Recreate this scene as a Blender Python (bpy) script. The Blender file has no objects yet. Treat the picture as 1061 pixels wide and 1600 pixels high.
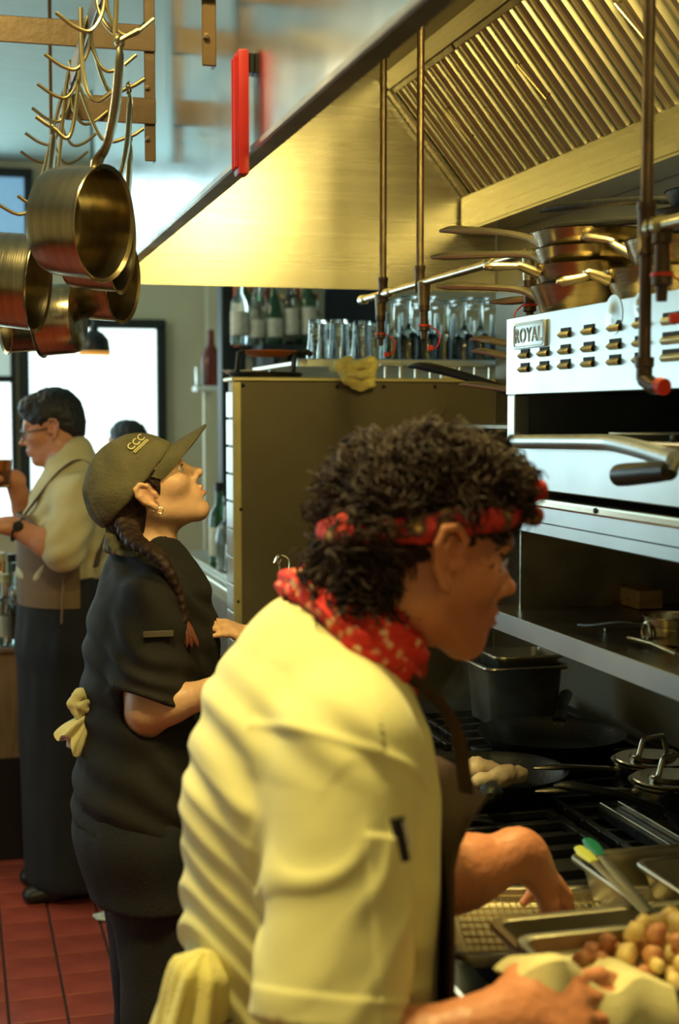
import bpy, bmesh, math, random
import numpy as np
from mathutils import Vector, Matrix, Euler
random.seed(7); np.random.seed(7)
SC = bpy.context.scene
COL = SC.collection
PI = math.pi

# ------------------------------------------------------------------ camera
CAM_Z, YAW, PITCH, FOC = 1.62, math.radians(15.1), math.radians(3.86), 50/36*1600
cd = bpy.data.cameras.new('camera'); cam = bpy.data.objects.new('camera', cd); COL.objects.link(cam)
cd.sensor_fit = 'VERTICAL'; cd.sensor_height = 36.0; cd.lens = 50.0
cam.location = (0, 0, CAM_Z); cam.rotation_euler = (PI/2 - PITCH, 0, -YAW)
cd.dof.use_dof = True; cd.dof.focus_distance = 2.7; cd.dof.aperture_fstop = 4.0
cd.clip_start = 0.05
SC.camera = cam
# ------------------------------------------------------------------ world, exposure
W = bpy.data.worlds.new('world'); SC.world = W; W.use_nodes = True
W.node_tree.nodes['Background'].inputs[0].default_value = (0.55, 0.8, 0.85, 1)
W.node_tree.nodes['Background'].inputs[1].default_value = 0.5
VS = SC.view_settings
VS.view_transform = 'Standard'; VS.look = 'None'; VS.gamma = 1.0; VS.use_curve_mapping = False
VS.exposure = 0.15
try:
    SC.cycles.use_denoising = True; SC.cycles.max_bounces = 8; SC.cycles.sample_clamp_indirect = 4.0
except Exception: pass
# ------------------------------------------------------------------ lights: the lamps and windows of the place, and two added fills
def area(name, loc, target, sx, sy, power, col, spread=180):
    l = bpy.data.lights.new(name, 'AREA'); l.shape = 'RECTANGLE'; l.size = sx; l.size_y = sy
    l.energy = power; l.color = col; l.spread = math.radians(spread)
    o = bpy.data.objects.new(name, l); COL.objects.link(o); o.location = loc
    o.rotation_euler = (Vector(target) - Vector(loc)).to_track_quat('-Z', 'Y').to_euler()
    return o
def point(name, loc, power, col, r=0.05):
    l = bpy.data.lights.new(name, 'POINT'); l.energy = power; l.color = col; l.shadow_soft_size = r
    o = bpy.data.objects.new(name, l); COL.objects.link(o); o.location = loc
    return o
WARM = (1.0, 0.79, 0.25); COOL = (0.62, 0.93, 1.0)
# daylight coming in at the dining-room windows of the far wall
area('window_light', (-1.3, 8.9, 2.0), (-0.6, 0, 1.6), 3.0, 2.2, 58, COOL)
area('window_light_side', (-2.8, 5.2, 1.7), (1, 4.2, 1.3), 2.6, 1.8, 30, COOL)  # added cool fill from the left, where the wall has no window
# warm lamp on the kitchen ceiling over the aisle
area('kitchen_ceiling_lamp', (0.0, 1.62, 3.12), (0.15, 1.70, 1.2), 0.35, 0.35, 54, (1.0, 0.81, 0.30))
area('bar_ceiling_lamp', (-1.2, 6.0, 3.12), (0.4, 6.0, 1.0), 0.8, 0.8, 26, (1.0, 0.8, 0.45))  # added warm fill that brightens the bar side, no fixture there

# ------------------------------------------------------------------ pixel helpers (photo frame 1061x1600 -> world point)
_fw = Vector((math.sin(YAW)*math.cos(PITCH), math.cos(YAW)*math.cos(PITCH), -math.sin(PITCH)))
_rt = Vector((math.cos(YAW), -math.sin(YAW), 0)); _up = _rt.cross(_fw)
_o = Vector((0, 0, CAM_Z))
def ray(px, py): return _fw + _rt*((px-530.5)/FOC) + _up*((800-py)/FOC)
def PD(px, py, d): return _o + ray(px, py)*d
def PX(px, py, x): r = ray(px, py); return _o + r*(x/r.x)
def PY(px, py, y): r = ray(px, py); return _o + r*(y/r.y)
def PZ(px, py, z): r = ray(px, py); return _o + r*((z-CAM_Z)/r.z)
V3 = Vector

# ------------------------------------------------------------------ materials
MATS = {}
def mat(name, col, rough=0.5, metal=0.0, bump=0.0, bscale=40.0, var=0.0, vscale=8.0, stretch=None, emit=None, es=1.0,
        trans=0.0, ior=1.45, col2=None, spec=0.5, coat=0.0, alpha=1.0, sheen=0.0, sss=0.0, detail=4.0, roughvar=0.0, aniso=0.0):
    m = bpy.data.materials.new(name); m.use_nodes = True; nt = m.node_tree; N = nt.nodes; L = nt.links
    b = N['Principled BSDF']
    b.inputs['Base Color'].default_value = (*col, 1); b.inputs['Roughness'].default_value = rough
    b.inputs['Metallic'].default_value = metal; b.inputs['IOR'].default_value = ior
    b.inputs['Specular IOR Level'].default_value = spec
    b.inputs['Transmission Weight'].default_value = trans
    b.inputs['Coat Weight'].default_value = coat; b.inputs['Sheen Weight'].default_value = sheen
    b.inputs['Anisotropic'].default_value = aniso
    if alpha < 1: b.inputs['Alpha'].default_value = alpha
    if sss > 0:
        b.inputs['Subsurface Weight'].default_value = sss; b.inputs['Subsurface Radius'].default_value = (0.012, 0.005, 0.003)
        b.inputs['Subsurface Scale'].default_value = 1.0
    if emit: b.inputs['Emission Color'].default_value = (*emit, 1); b.inputs['Emission Strength'].default_value = es
    if bump or var or col2 or roughvar:
        tc = N.new('ShaderNodeTexCoord'); mp = N.new('ShaderNodeMapping'); L.new(tc.outputs['Object'], mp.inputs[0])
        if stretch: mp.inputs['Scale'].default_value = stretch
    if var or col2:
        n = N.new('ShaderNodeTexNoise'); n.inputs['Scale'].default_value = vscale; n.inputs['Detail'].default_value = detail
        L.new(mp.outputs[0], n.inputs['Vector'])
        r = N.new('ShaderNodeValToRGB'); r.color_ramp.elements[0].position = 0.32; r.color_ramp.elements[1].position = 0.68
        c2 = col2 or tuple(min(1, c*(1+var)) for c in col); c1 = col if col2 else tuple(c*(1-var) for c in col)
        r.color_ramp.elements[0].color = (*c1, 1); r.color_ramp.elements[1].color = (*c2, 1)
        L.new(n.outputs['Fac'], r.inputs[0]); L.new(r.outputs[0], b.inputs['Base Color'])
    if roughvar:
        n3 = N.new('ShaderNodeTexNoise'); n3.inputs['Scale'].default_value = vscale*0.6; n3.inputs['Detail'].default_value = 5
        L.new(mp.outputs[0], n3.inputs['Vector'])
        mr = N.new('ShaderNodeMapRange'); mr.inputs['To Min'].default_value = max(0.02, rough-roughvar); mr.inputs['To Max'].default_value = rough+roughvar
        L.new(n3.outputs['Fac'], mr.inputs[0]); L.new(mr.outputs[0], b.inputs['Roughness'])
    if bump:
        n2 = N.new('ShaderNodeTexNoise'); n2.inputs['Scale'].default_value = bscale; n2.inputs['Detail'].default_value = detail
        L.new(mp.outputs[0], n2.inputs['Vector'])
        bp = N.new('ShaderNodeBump'); bp.inputs['Strength'].default_value = bump; bp.inputs['Distance'].default_value = 0.01
        L.new(n2.outputs['Fac'], bp.inputs['Height']); L.new(bp.outputs[0], b.inputs['Normal'])
    MATS[name] = m
    return m
def tint_mat(name, base, rough=0.5, bump=0.0, bscale=60, sss=0.0, var=0.06):
    """procedural colour times a per-vertex own-colour attribute (lips, brows, stubble, prints)"""
    m = mat(name, base, rough, bump=bump, bscale=bscale, var=var, vscale=18, sss=sss)
    nt = m.node_tree; N = nt.nodes; L = nt.links; b = N['Principled BSDF']
    a = N.new('ShaderNodeAttribute'); a.attribute_name = 'tint'
    mx = N.new('ShaderNodeMix'); mx.data_type = 'RGBA'; mx.blend_type = 'MULTIPLY'; mx.inputs[0].default_value = 1.0
    src = b.inputs['Base Color'].links[0].from_socket
    L.new(src, mx.inputs[6]); L.new(a.outputs['Color'], mx.inputs[7]); L.new(mx.outputs[2], b.inputs['Base Color'])
    return m

# ------------------------------------------------------------------ mesh builder
def frame_from(d, hint=V3((0, 0, 1))):
    d = V3(d).normalized()
    if abs(d.dot(hint)) > 0.98: hint = V3((1, 0, 0))
    s = d.cross(hint).normalized(); u = s.cross(d).normalized()
    return s, u, d
class MB:
    def __init__(s): s.bm = bmesh.new()
    def box(s, c, size, rot=None, bev=0.0, seg=1):
        M = Matrix.Translation(V3(c)) @ ((rot.to_4x4() if rot is not None else Matrix.Identity(4))) @ Matrix.Diagonal((*size, 1))
        r = bmesh.ops.create_cube(s.bm, size=1.0, matrix=M)
        if bev > 0:
            es = list({e for v in r['verts'] for e in v.link_edges})
            bmesh.ops.bevel(s.bm, geom=es, offset=bev, segments=seg, affect='EDGES', profile=0.6)
        return s
    def bx(s, x0, x1, y0, y1, z0, z1, bev=0.0, seg=1):
        return s.box(((x0+x1)/2, (y0+y1)/2, (z0+z1)/2), (abs(x1-x0), abs(y1-y0), abs(z1-z0)), None, bev, seg)
    def rings(s, rings, closed=True, cap0=True, cap1=True):
        vs = [[s.bm.verts.new(p) for p in r] for r in rings]
        n = len(vs[0])
        for a, b in zip(vs[:-1], vs[1:]):
            for i in range(n if closed else n-1):
                j = (i+1) % n
                try: s.bm.faces.new((a[i], a[j], b[j], b[i]))
                except ValueError: pass
        if closed and cap0 and n > 2: s.bm.faces.new(vs[0][::-1])
        if closed and cap1 and n > 2: s.bm.faces.new(vs[-1])
        return s
    def tube(s, pts, r, n=8, flat=1.0, hint=None, cap=True):
        pts = [V3(p) for p in pts]; R = r if hasattr(r, '__len__') else [r]*len(pts)
        rings = []; u0 = None
        for i, p in enumerate(pts):
            d = (pts[min(i+1, len(pts)-1)] - pts[max(i-1, 0)])
            if d.length < 1e-9: d = V3((0, 0, 1))
            d.normalize()
            if u0 is None:
                sd, u, _ = frame_from(d, hint or V3((0, 0, 1)))
            else:
                u = (u0 - d*u0.dot(d))
                u = u.normalized() if u.length > 1e-6 else frame_from(d)[1]
                sd = d.cross(u)
            u0 = u
            rings.append([p + sd*(math.cos(2*PI*k/n)*R[i]) + u*(math.sin(2*PI*k/n)*R[i]*flat) for k in range(n)])
        return s.rings(rings, True, cap, cap)
    def lathe(s, prof, n=20, c=(0, 0, 0), M=None, cap=True):
        rings = []
        for r, z in prof:
            ring = [V3((max(r, 1e-5)*math.cos(2*PI*k/n), max(r, 1e-5)*math.sin(2*PI*k/n), z)) for k in range(n)]
            ring = [(M @ p if M is not None else p) + V3(c) for p in ring]
            rings.append(ring)
        return s.rings(rings, True, cap, cap)
    def poly(s, pts, th, nrm):
        nrm = V3(nrm).normalized()*th; a = [s.bm.verts.new(V3(p)) for p in pts]; b = [s.bm.verts.new(V3(p)+nrm) for p in pts]
        s.bm.faces.new(a[::-1]); s.bm.faces.new(b)
        for i in range(len(a)):
            j = (i+1) % len(a); s.bm.faces.new((a[i], a[j], b[j], b[i]))
        return s
    def quad(s, *p): s.bm.faces.new([s.bm.verts.new(V3(q)) for q in p]); return s
    def mesh(s, name, m, smooth=True):
        bmesh.ops.recalc_face_normals(s.bm, faces=s.bm.faces[:])
        me = bpy.data.meshes.new(name); s.bm.to_mesh(me); s.bm.free()
        me.materials.append(m)
        if smooth:
            me.polygons.foreach_set('use_smooth', [True]*len(me.polygons))
            try: me.set_sharp_from_angle(angle=math.radians(38))
            except Exception: pass
        me.update()
        return me
    def build(s, name, m, parent=None, smooth=True): return link(name, s.mesh(name, m, smooth), parent)
def link(name, me, parent=None):
    o = bpy.data.objects.new(name, me); COL.objects.link(o)
    if parent is not None:
        o.parent = parent
        if parent.type == 'EMPTY' and 'bx' in parent.keys(): o.matrix_parent_inverse = Matrix.Translation(-V3(parent['bx']))
    return o
def thing(name, label, cat, loc=(0, 0, 0), group=None, kind=None):
    o = bpy.data.objects.new(name, None); COL.objects.link(o); o.empty_display_size = 0.05
    o.location = V3(loc); o['bx'] = list(V3(loc))
    return tag(o, label, cat, group, kind)
def tag(o, label, cat=None, group=None, kind=None):
    if label: o['label'] = label
    if cat: o['category'] = cat
    if group: o['group'] = group
    if kind: o['kind'] = kind
    return o
def one(o, label, cat, group=None, kind=None):
    """single mesh thing: move its origin to its base"""
    me = o.data; n = len(me.vertices); co = np.empty(n*3, np.float32); me.vertices.foreach_get('co', co); co = co.reshape(-1, 3)
    b = V3(((co[:, 0].min()+co[:, 0].max())/2, (co[:, 1].min()+co[:, 1].max())/2, co[:, 2].min()))
    me.transform(Matrix.Translation(-b)); o.location = b
    return tag(o, label, cat, group, kind)
def struct(o, label=None):
    o['kind'] = 'structure'
    if label: o['label'] = label
    return o
def copy_tree(o, parent=None, **kw):
    c = o.copy(); COL.objects.link(c); c.parent = parent
    for ch in list(o.children): copy_tree(ch, c)
    for k, v in kw.items(): c[k] = v
    return c
def place(o, M):
    o.matrix_basis = M; return o
def arc(c, r, a0, a1, n, ax, ay):
    c = V3(c); ax = V3(ax); ay = V3(ay)
    return [c + ax*(r*math.cos(a0+(a1-a0)*i/n)) + ay*(r*math.sin(a0+(a1-a0)*i/n)) for i in range(n+1)]
def spline(pts, n=8):
    P = [V3(p) for p in pts]; P = [P[0]*2-P[1]] + P + [P[-1]*2-P[-2]]; out = []
    for i in range(1, len(P)-2):
        for k in range(n):
            t = k/n
            out.append(0.5*((2*P[i]) + (P[i+1]-P[i-1])*t + (2*P[i-1]-5*P[i]+4*P[i+1]-P[i+2])*t*t + (3*P[i]-P[i-1]-3*P[i+1]+P[i+2])*t*t*t))
    out.append(P[-2]); return out

# ------------------------------------------------------------------ implicit surfaces (smooth unions turned into one continuous mesh)
def vnoise(p, s=1.0, seed=0):
    q = np.asarray(p, np.float32)*s; i = np.floor(q).astype(np.int64); f = (q-i).astype(np.float32); f = f*f*(3-2*f); out = np.zeros(len(q), np.float32)
    for dx in (0, 1):
        for dy in (0, 1):
            for dz in (0, 1):
                h = ((i[:, 0]+dx)*374761393 + (i[:, 1]+dy)*668265263 + (i[:, 2]+dz)*2147483647 + seed*1274126177) & 0xffffffff
                h = ((h ^ (h >> 13))*1274126177) & 0xffffffff; h = (h ^ (h >> 16)) & 0xffff
                w = (f[:, 0] if dx else 1-f[:, 0])*(f[:, 1] if dy else 1-f[:, 1])*(f[:, 2] if dz else 1-f[:, 2])
                out += w*(h.astype(np.float32)/65535*2-1)
    return out
def A(v): return np.array(v, np.float32)
class Vox:
    def __init__(s, lo, hi, h):
        s.lo = A(lo); s.h = h; s.n = np.ceil((A(hi)-s.lo)/h).astype(int)+1; s.F = np.full(tuple(s.n), 0.5, np.float32)
        s.ax = [(s.lo[i] + np.arange(s.n[i])*h).astype(np.float32) for i in range(3)]
    def _sl(s, lo, hi, m):
        a = np.clip(np.floor((A(lo)-m-s.lo)/s.h).astype(int), 0, s.n); b = np.clip(np.ceil((A(hi)+m-s.lo)/s.h).astype(int)+1, 0, s.n)
        if (b <= a).any(): return None
        sl = tuple(slice(a[i], b[i]) for i in range(3))
        X, Y, Z = s.ax[0][sl[0]][:, None, None], s.ax[1][sl[1]][None, :, None], s.ax[2][sl[2]][None, None, :]
        return sl, X, Y, Z
    def op(s, fn, lo, hi, k=0.02, sub=False):
        r = s._sl(lo, hi, k+0.012)
        if r is None: return s
        sl, X, Y, Z = r; d = fn(X, Y, Z).astype(np.float32); a = s.F[sl]
        if sub:
            b = -d
            hh = np.clip(0.5-0.5*(a-b)/k, 0, 1); s.F[sl] = a*(1-hh)+b*hh + k*hh*(1-hh)
        else:
            hh = np.clip(0.5+0.5*(d-a)/k, 0, 1); s.F[sl] = d*(1-hh)+a*hh - k*hh*(1-hh)
        return s
    def cone(s, a, b, ra, rb=None, k=0.02, sub=False):
        a = A(a); b = A(b); rb = ra if rb is None else rb; ba = b-a; L2 = float(ba@ba)+1e-9; R = max(ra, rb)
        def fn(X, Y, Z):
            x, y, z = X-a[0], Y-a[1], Z-a[2]; t = np.clip((x*ba[0]+y*ba[1]+z*ba[2])/L2, 0, 1)
            return np.sqrt((x-t*ba[0])**2+(y-t*ba[1])**2+(z-t*ba[2])**2) - (ra+(rb-ra)*t)
        return s.op(fn, np.minimum(a, b)-R, np.maximum(a, b)+R, k, sub)
    def path(s, pts, rs, k=0.02, sub=False):
        if not hasattr(rs, '__len__'): rs = [rs]*len(pts)
        for i in range(len(pts)-1): s.cone(pts[i], pts[i+1], rs[i], rs[i+1], k, sub)
        return s
    def ell(s, c, r, R=None, k=0.02, sub=False):
        c = A(c); r = A(r); Rm = np.eye(3, dtype=np.float32) if R is None else A(R)   # rows = local axes in world
        def fn(X, Y, Z):
            x, y, z = X-c[0], Y-c[1], Z-c[2]
            q = [(Rm[i, 0]*x+Rm[i, 1]*y+Rm[i, 2]*z) for i in range(3)]
            k0 = np.sqrt(sum((q[i]/r[i])**2 for i in range(3))); k1 = np.sqrt(sum((q[i]/r[i]**2)**2 for i in range(3)))+1e-6
            return k0*(k0-1)/k1
        e = np.sqrt(((Rm*r[:, None])**2).sum(0))
        return s.op(fn, c-e, c+e, k, sub)
    def loft(s, secs, side, k=0.04, sub=False):
        """secs: (centre, half width along side, half depth)"""
        side = A(side)
        for (c0, w0, d0), (c1, w1, d1) in zip(secs[:-1], secs[1:]):
            a = A(c0); b = A(c1); ba = b-a; L2 = float(ba@ba)+1e-9; Ln = math.sqrt(L2); ax = ba/Ln
            sd = side-ax*float(side@ax); sd /= np.linalg.norm(sd); fr = np.cross(ax, sd)
            def fn(X, Y, Z):
                x, y, z = X-a[0], Y-a[1], Z-a[2]; pa = x*ax[0]+y*ax[1]+z*ax[2]; t = np.clip(pa/Ln, 0, 1)
                ps = x*sd[0]+y*sd[1]+z*sd[2]; pf = x*fr[0]+y*fr[1]+z*fr[2]; po = pa-t*Ln
                w = w0+(w1-w0)*t; d = d0+(d1-d0)*t; m = np.minimum(w, d)
                return (np.sqrt((ps/w)**2+(pf/d)**2+(po/m)**2)-1)*m
            R = max(w0, w1, d0, d1)
            s.op(fn, np.minimum(a, b)-R, np.maximum(a, b)+R, k, sub)
        return s
    def sleeve(s, S, E, r0, r1, P, ax, k=0.03):
        """tapered tube ended by a plane at P, smoothly joined"""
        a = A(S); b = A(E); ba = b-a; L2 = float(ba@ba)+1e-9; R = max(r0, r1); P = A(P); ax = A(ax)
        def fn(X, Y, Z):
            x, y, z = X-a[0], Y-a[1], Z-a[2]; t = np.clip((x*ba[0]+y*ba[1]+z*ba[2])/L2, 0, 1)
            d = np.sqrt((x-t*ba[0])**2+(y-t*ba[1])**2+(z-t*ba[2])**2) - (r0+(r1-r0)*t)
            return np.maximum(d, (X-P[0])*ax[0]+(Y-P[1])*ax[1]+(Z-P[2])*ax[2])
        return s.op(fn, np.minimum(a, b)-R, np.maximum(a, b)+R, k)
    def half(s, p, n, k=0.004, lo=None, hi=None):
        """cut away the side that n points to"""
        p = A(p); n = A(n)/np.linalg.norm(A(n))
        lo = s.lo if lo is None else lo; hi = s.lo+s.n*s.h if hi is None else hi
        def fn(X, Y, Z): return -((X-p[0])*n[0]+(Y-p[1])*n[1]+(Z-p[2])*n[2])
        return s.op(fn, lo, hi, k, True)
    def mesh(s, name, m, smooth=2, disp=None, tint=None):
        V, Q = surfnet(s.F, s.lo, s.h)
        if smooth:
            V = relax(V, Q, smooth)
        if disp is not None:
            Nn = vnormals(V, Q); V = V + Nn*disp(V, Nn)[:, None]
        me = npmesh(name, V, Q, m)
        if tint is not None:
            t = tint(V); ca = me.color_attributes.new('tint', 'FLOAT_COLOR', 'POINT')
            ca.data.foreach_set('color', np.concatenate([t, np.ones((len(V), 1), np.float32)], 1).astype(np.float32).ravel())
        return me
def surfnet(F, lo, h):
    S = F < 0
    c = np.zeros(tuple(np.array(F.shape)-1), np.int8)
    for dx in (0, 1):
        for dy in (0, 1):
            for dz in (0, 1): c += S[dx:F.shape[0]-1+dx, dy:F.shape[1]-1+dy, dz:F.shape[2]-1+dz]
    act = (c > 0) & (c < 8); ijk = np.argwhere(act); idx = np.full(act.shape, -1, np.int32); idx[act] = np.arange(len(ijk))
    corners = [(x, y, z) for x in (0, 1) for y in (0, 1) for z in (0, 1)]
    vals = np.stack([F[ijk[:, 0]+x, ijk[:, 1]+y, ijk[:, 2]+z] for x, y, z in corners], 1)
    acc = np.zeros((len(ijk), 3), np.float32); cnt = np.zeros(len(ijk), np.float32)
    for i in range(8):
        for j in range(i+1, 8):
            if sum(abs(p-q) for p, q in zip(corners[i], corners[j])) != 1: continue
            a, b = vals[:, i], vals[:, j]; mk = (a < 0) != (b < 0)
            t = np.where(mk, a/(a-b+1e-20), 0)[:, None]
            p = A(corners[i])[None]+t*(A(corners[j])-A(corners[i]))[None]
            acc += np.where(mk[:, None], p, 0); cnt += mk
    V = (ijk+acc/np.maximum(cnt, 1)[:, None])*h + lo
    Q = []
    n0, n1, n2 = F.shape
    for axis in range(3):
        sl0 = [slice(None)]*3; sl1 = [slice(None)]*3; sl0[axis] = slice(0, F.shape[axis]-1); sl1[axis] = slice(1, None)
        e = S[tuple(sl0)] != S[tuple(sl1)]; E = np.argwhere(e); b, c2 = (axis+1) % 3, (axis+2) % 3
        ok = (E[:, b] > 0) & (E[:, c2] > 0) & (E[:, b] < F.shape[b]-1) & (E[:, c2] < F.shape[c2]-1); E = E[ok]
        ins = S[E[:, 0], E[:, 1], E[:, 2]]
        def cell(db, dc):
            G = E.copy(); G[:, b] += db; G[:, c2] += dc; return idx[G[:, 0], G[:, 1], G[:, 2]]
        q = np.stack([cell(-1, -1), cell(0, -1), cell(0, 0), cell(-1, 0)], 1)
        q[~ins] = q[~ins][:, ::-1]; Q.append(q)
    return V.astype(np.float32), np.concatenate(Q)
def relax(V, Q, n):
    E = np.concatenate([Q[:, [0, 1]], Q[:, [1, 2]], Q[:, [2, 3]], Q[:, [3, 0]]])
    deg = np.bincount(E.ravel(), minlength=len(V)).astype(np.float32)[:, None]+1e-6
    for _ in range(n):
        acc = np.stack([np.bincount(E[:, 0], V[E[:, 1], i], len(V))+np.bincount(E[:, 1], V[E[:, 0], i], len(V)) for i in range(3)], 1)
        V = (0.5*V+0.5*acc/deg).astype(np.float32)
    return V
def vnormals(V, Q):
    n = np.cross(V[Q[:, 2]]-V[Q[:, 0]], V[Q[:, 3]]-V[Q[:, 1]])
    N = np.stack([sum(np.bincount(Q[:, j], n[:, i], len(V)) for j in range(4)) for i in range(3)], 1)
    return (N/(np.linalg.norm(N, axis=1, keepdims=True)+1e-12)).astype(np.float32)
def npmesh(name, V, Q, m, smooth=True):
    me = bpy.data.meshes.new(name); k = Q.shape[1]
    me.vertices.add(len(V)); me.vertices.foreach_set('co', np.ascontiguousarray(V, np.float32).ravel())
    me.loops.add(Q.size); me.loops.foreach_set('vertex_index', np.ascontiguousarray(Q, np.int32).ravel())
    me.polygons.add(len(Q)); me.polygons.foreach_set('loop_start', np.arange(0, Q.size, k, dtype=np.int32))
    try: me.polygons.foreach_set('loop_total', np.full(len(Q), k, np.int32))
    except Exception: pass
    me.update(calc_edges=True); me.validate()
    if smooth: me.polygons.foreach_set('use_smooth', np.ones(len(me.polygons), bool))
    me.materials.append(m); me.update()
    return me
# ------------------------------------------------------------------ palette
M = {}
M['steel'] = mat('brushed_steel', (0.60, 0.60, 0.57), 0.30, 1.0, bump=0.08, bscale=30, stretch=(1, 1, 18), var=0.10, vscale=3, roughvar=0.08)
M['steel_h'] = mat('brushed_steel_hood', (0.66, 0.62, 0.48), 0.27, 0.93, bump=0.035, bscale=40, stretch=(0.1, 0.1, 40), roughvar=0.03, var=0.05, vscale=2)
M['baffle'] = mat('greasy_baffle_steel', (0.46, 0.42, 0.30), 0.40, 1.0, var=0.2, vscale=6, roughvar=0.06)
M['fascia'] = mat('polished_steel_wavy', (0.50, 0.55, 0.55), 0.20, 1.0, bump=0.22, bscale=2.6, var=0.18, vscale=1.6, roughvar=0.10)
M['steel_sal'] = mat('broiler_steel', (0.56, 0.60, 0.60), 0.36, 1.0, bump=0.10, bscale=5, var=0.08, vscale=5, roughvar=0.08)
M['steel_old'] = mat('worn_steel', (0.36, 0.33, 0.26), 0.34, 1.0, bump=0.15, bscale=25, var=0.25, vscale=9, roughvar=0.12)
M['pan'] = mat('saucepan_steel', (0.44, 0.37, 0.24), 0.22, 1.0, bump=0.05, bscale=30, stretch=(1, 1, 14), var=0.14, vscale=8, roughvar=0.08)
M['pan_h'] = mat('pan_handle_steel', (0.62, 0.56, 0.40), 0.36, 1.0, var=0.12, vscale=12)
M['pan_in'] = mat('saucepan_inside_steel', (0.42, 0.34, 0.24), 0.36, 1.0, bump=0.08, bscale=30, var=0.2, vscale=9)
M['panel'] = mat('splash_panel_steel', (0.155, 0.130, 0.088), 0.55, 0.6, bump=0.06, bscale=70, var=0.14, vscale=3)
M['brass_trim'] = mat('yellowed_corner_trim', (0.62, 0.56, 0.30), 0.40, 0.6, var=0.12)
M['pipe'] = mat('iron_pipe', (0.20, 0.14, 0.085), 0.38, 0.8, bump=0.15, bscale=60, var=0.25, vscale=20)
M['pipe_b'] = mat('bright_pipe', (0.52, 0.47, 0.34), 0.26, 1.0, bump=0.05, bscale=60, var=0.2, vscale=20)
M['pipe_d'] = mat('dark_iron_pipe', (0.085, 0.055, 0.04), 0.40, 0.55, bump=0.1, bscale=60, var=0.25, vscale=20)
M['black'] = mat('black_iron', (0.012, 0.013, 0.015), 0.45, 0.3, bump=0.2, bscale=60, var=0.3, vscale=15)
M['black_pl'] = mat('black_plastic', (0.012, 0.012, 0.013), 0.35, bump=0.05, bscale=80)
M['cavity'] = mat('sooty_interior', (0.012, 0.012, 0.012), 0.7, bump=0.1, bscale=40)  # one near-black for cavities, cooktop, filter backing and louvre plates
M['red'] = mat('red_plastic', (0.30, 0.008, 0.007), 0.40, coat=0.1, var=0.1, bump=0.03, bscale=60)
M['redcap'] = mat('red_rubber', (0.65, 0.04, 0.02), 0.45, var=0.1)
M['bar'] = mat('brown_steel_bar', (0.115, 0.066, 0.030), 0.40, 0.25, bump=0.08, bscale=40, var=0.14, vscale=8)
M['hook'] = mat('hook_wire', (0.42, 0.33, 0.17), 0.34, 1.0, var=0.15)
M['wall'] = mat('cream_plaster', (0.68, 0.64, 0.46), 0.7, bump=0.12, bscale=30, var=0.05, vscale=3)
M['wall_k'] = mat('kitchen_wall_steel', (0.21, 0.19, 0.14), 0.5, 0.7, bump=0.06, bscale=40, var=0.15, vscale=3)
M['ceil'] = mat('pale_ceiling_paint', (0.56, 0.74, 0.71), 0.7, bump=0.10, bscale=14, stretch=(1, 6, 1), var=0.05, vscale=4)
M['frame'] = mat('black_window_frame', (0.014, 0.020, 0.020), 0.5, bump=0.05, bscale=30)
M['pane'] = mat('daylit_window_shade', (0.75, 0.85, 0.85), 0.5, emit=(0.80, 1.0, 1.0), es=1.6, var=0.03)
M['pane2'] = mat('daylit_grey_shade', (0.5, 0.62, 0.58), 0.5, emit=(0.55, 0.75, 0.68), es=0.45, var=0.04)
M['pane_b'] = mat('daylit_blue_window', (0.3, 0.45, 0.6), 0.4, emit=(0.16, 0.36, 0.55), es=0.7, var=0.1)
M['tile_floor'] = mat('red_quarry_tile', (0.34, 0.062, 0.042), 0.36, bump=0.15, bscale=30, var=0.22, vscale=6, roughvar=0.1)
M['grout'] = mat('dark_grout', (0.035, 0.018, 0.014), 0.8, bump=0.2, bscale=80)
M['tile_w'] = mat('glazed_white_tile', (0.34, 0.32, 0.26), 0.25, coat=0.1, var=0.05, vscale=6)
M['glass'] = mat('clear_glass', (0.92, 0.97, 0.95), 0.03, trans=1.0, ior=1.45)
M['glass_g'] = mat('green_glass', (0.12, 0.32, 0.16), 0.05, trans=0.85, ior=1.45)
M['glass_b'] = mat('amber_glass', (0.35, 0.14, 0.03), 0.05, trans=0.85, ior=1.45)
M['paper'] = mat('cream_paper_label', (0.70, 0.66, 0.50), 0.7, var=0.12, vscale=30)
M['orange'] = mat('orange_board', (0.75, 0.20, 0.04), 0.6, var=0.08)
M['darkboard'] = mat('blackboard', (0.012, 0.018, 0.024), 0.55, var=0.2)
M['towel'] = mat('yellow_terry', (0.78, 0.68, 0.22), 0.95, bump=0.3, bscale=320, var=0.12, vscale=14, sheen=0.4)
M['towel_w'] = mat('cream_terry', (0.74, 0.66, 0.34), 0.95, bump=0.25, bscale=360, var=0.14, vscale=14, sheen=0.4)
M['alu'] = mat('aluminium_tray', (0.56, 0.52, 0.40), 0.36, 1.0, bump=0.06, bscale=40, var=0.18, vscale=7, roughvar=0.1)
M['wood'] = mat('pale_wood', (0.42, 0.28, 0.12), 0.55, bump=0.1, bscale=20, stretch=(1, 12, 12), var=0.2)
M['woodpanel'] = mat('tan_wood_panel', (0.26, 0.17, 0.09), 0.5, bump=0.08, bscale=12, stretch=(10, 10, 1), var=0.2)
M['green'] = mat('green_plastic', (0.01, 0.16, 0.10), 0.4, var=0.1)
M['yelgreen'] = mat('yellow_green_plastic', (0.50, 0.55, 0.10), 0.4, var=0.1)
M['bulb'] = mat('lit_hood_lamp', (1, 0.9, 0.6), 0.3, emit=(1.0, 0.80, 0.35), es=14)
M['opal'] = mat('lit_opal_globe', (1, 0.95, 0.8), 0.3, emit=(1.0, 0.92, 0.72), es=2.2)
M['brassglow'] = mat('amber_lamp_collar', (0.55, 0.26, 0.05), 0.3, emit=(1.0, 0.42, 0.05), es=0.5)
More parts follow.
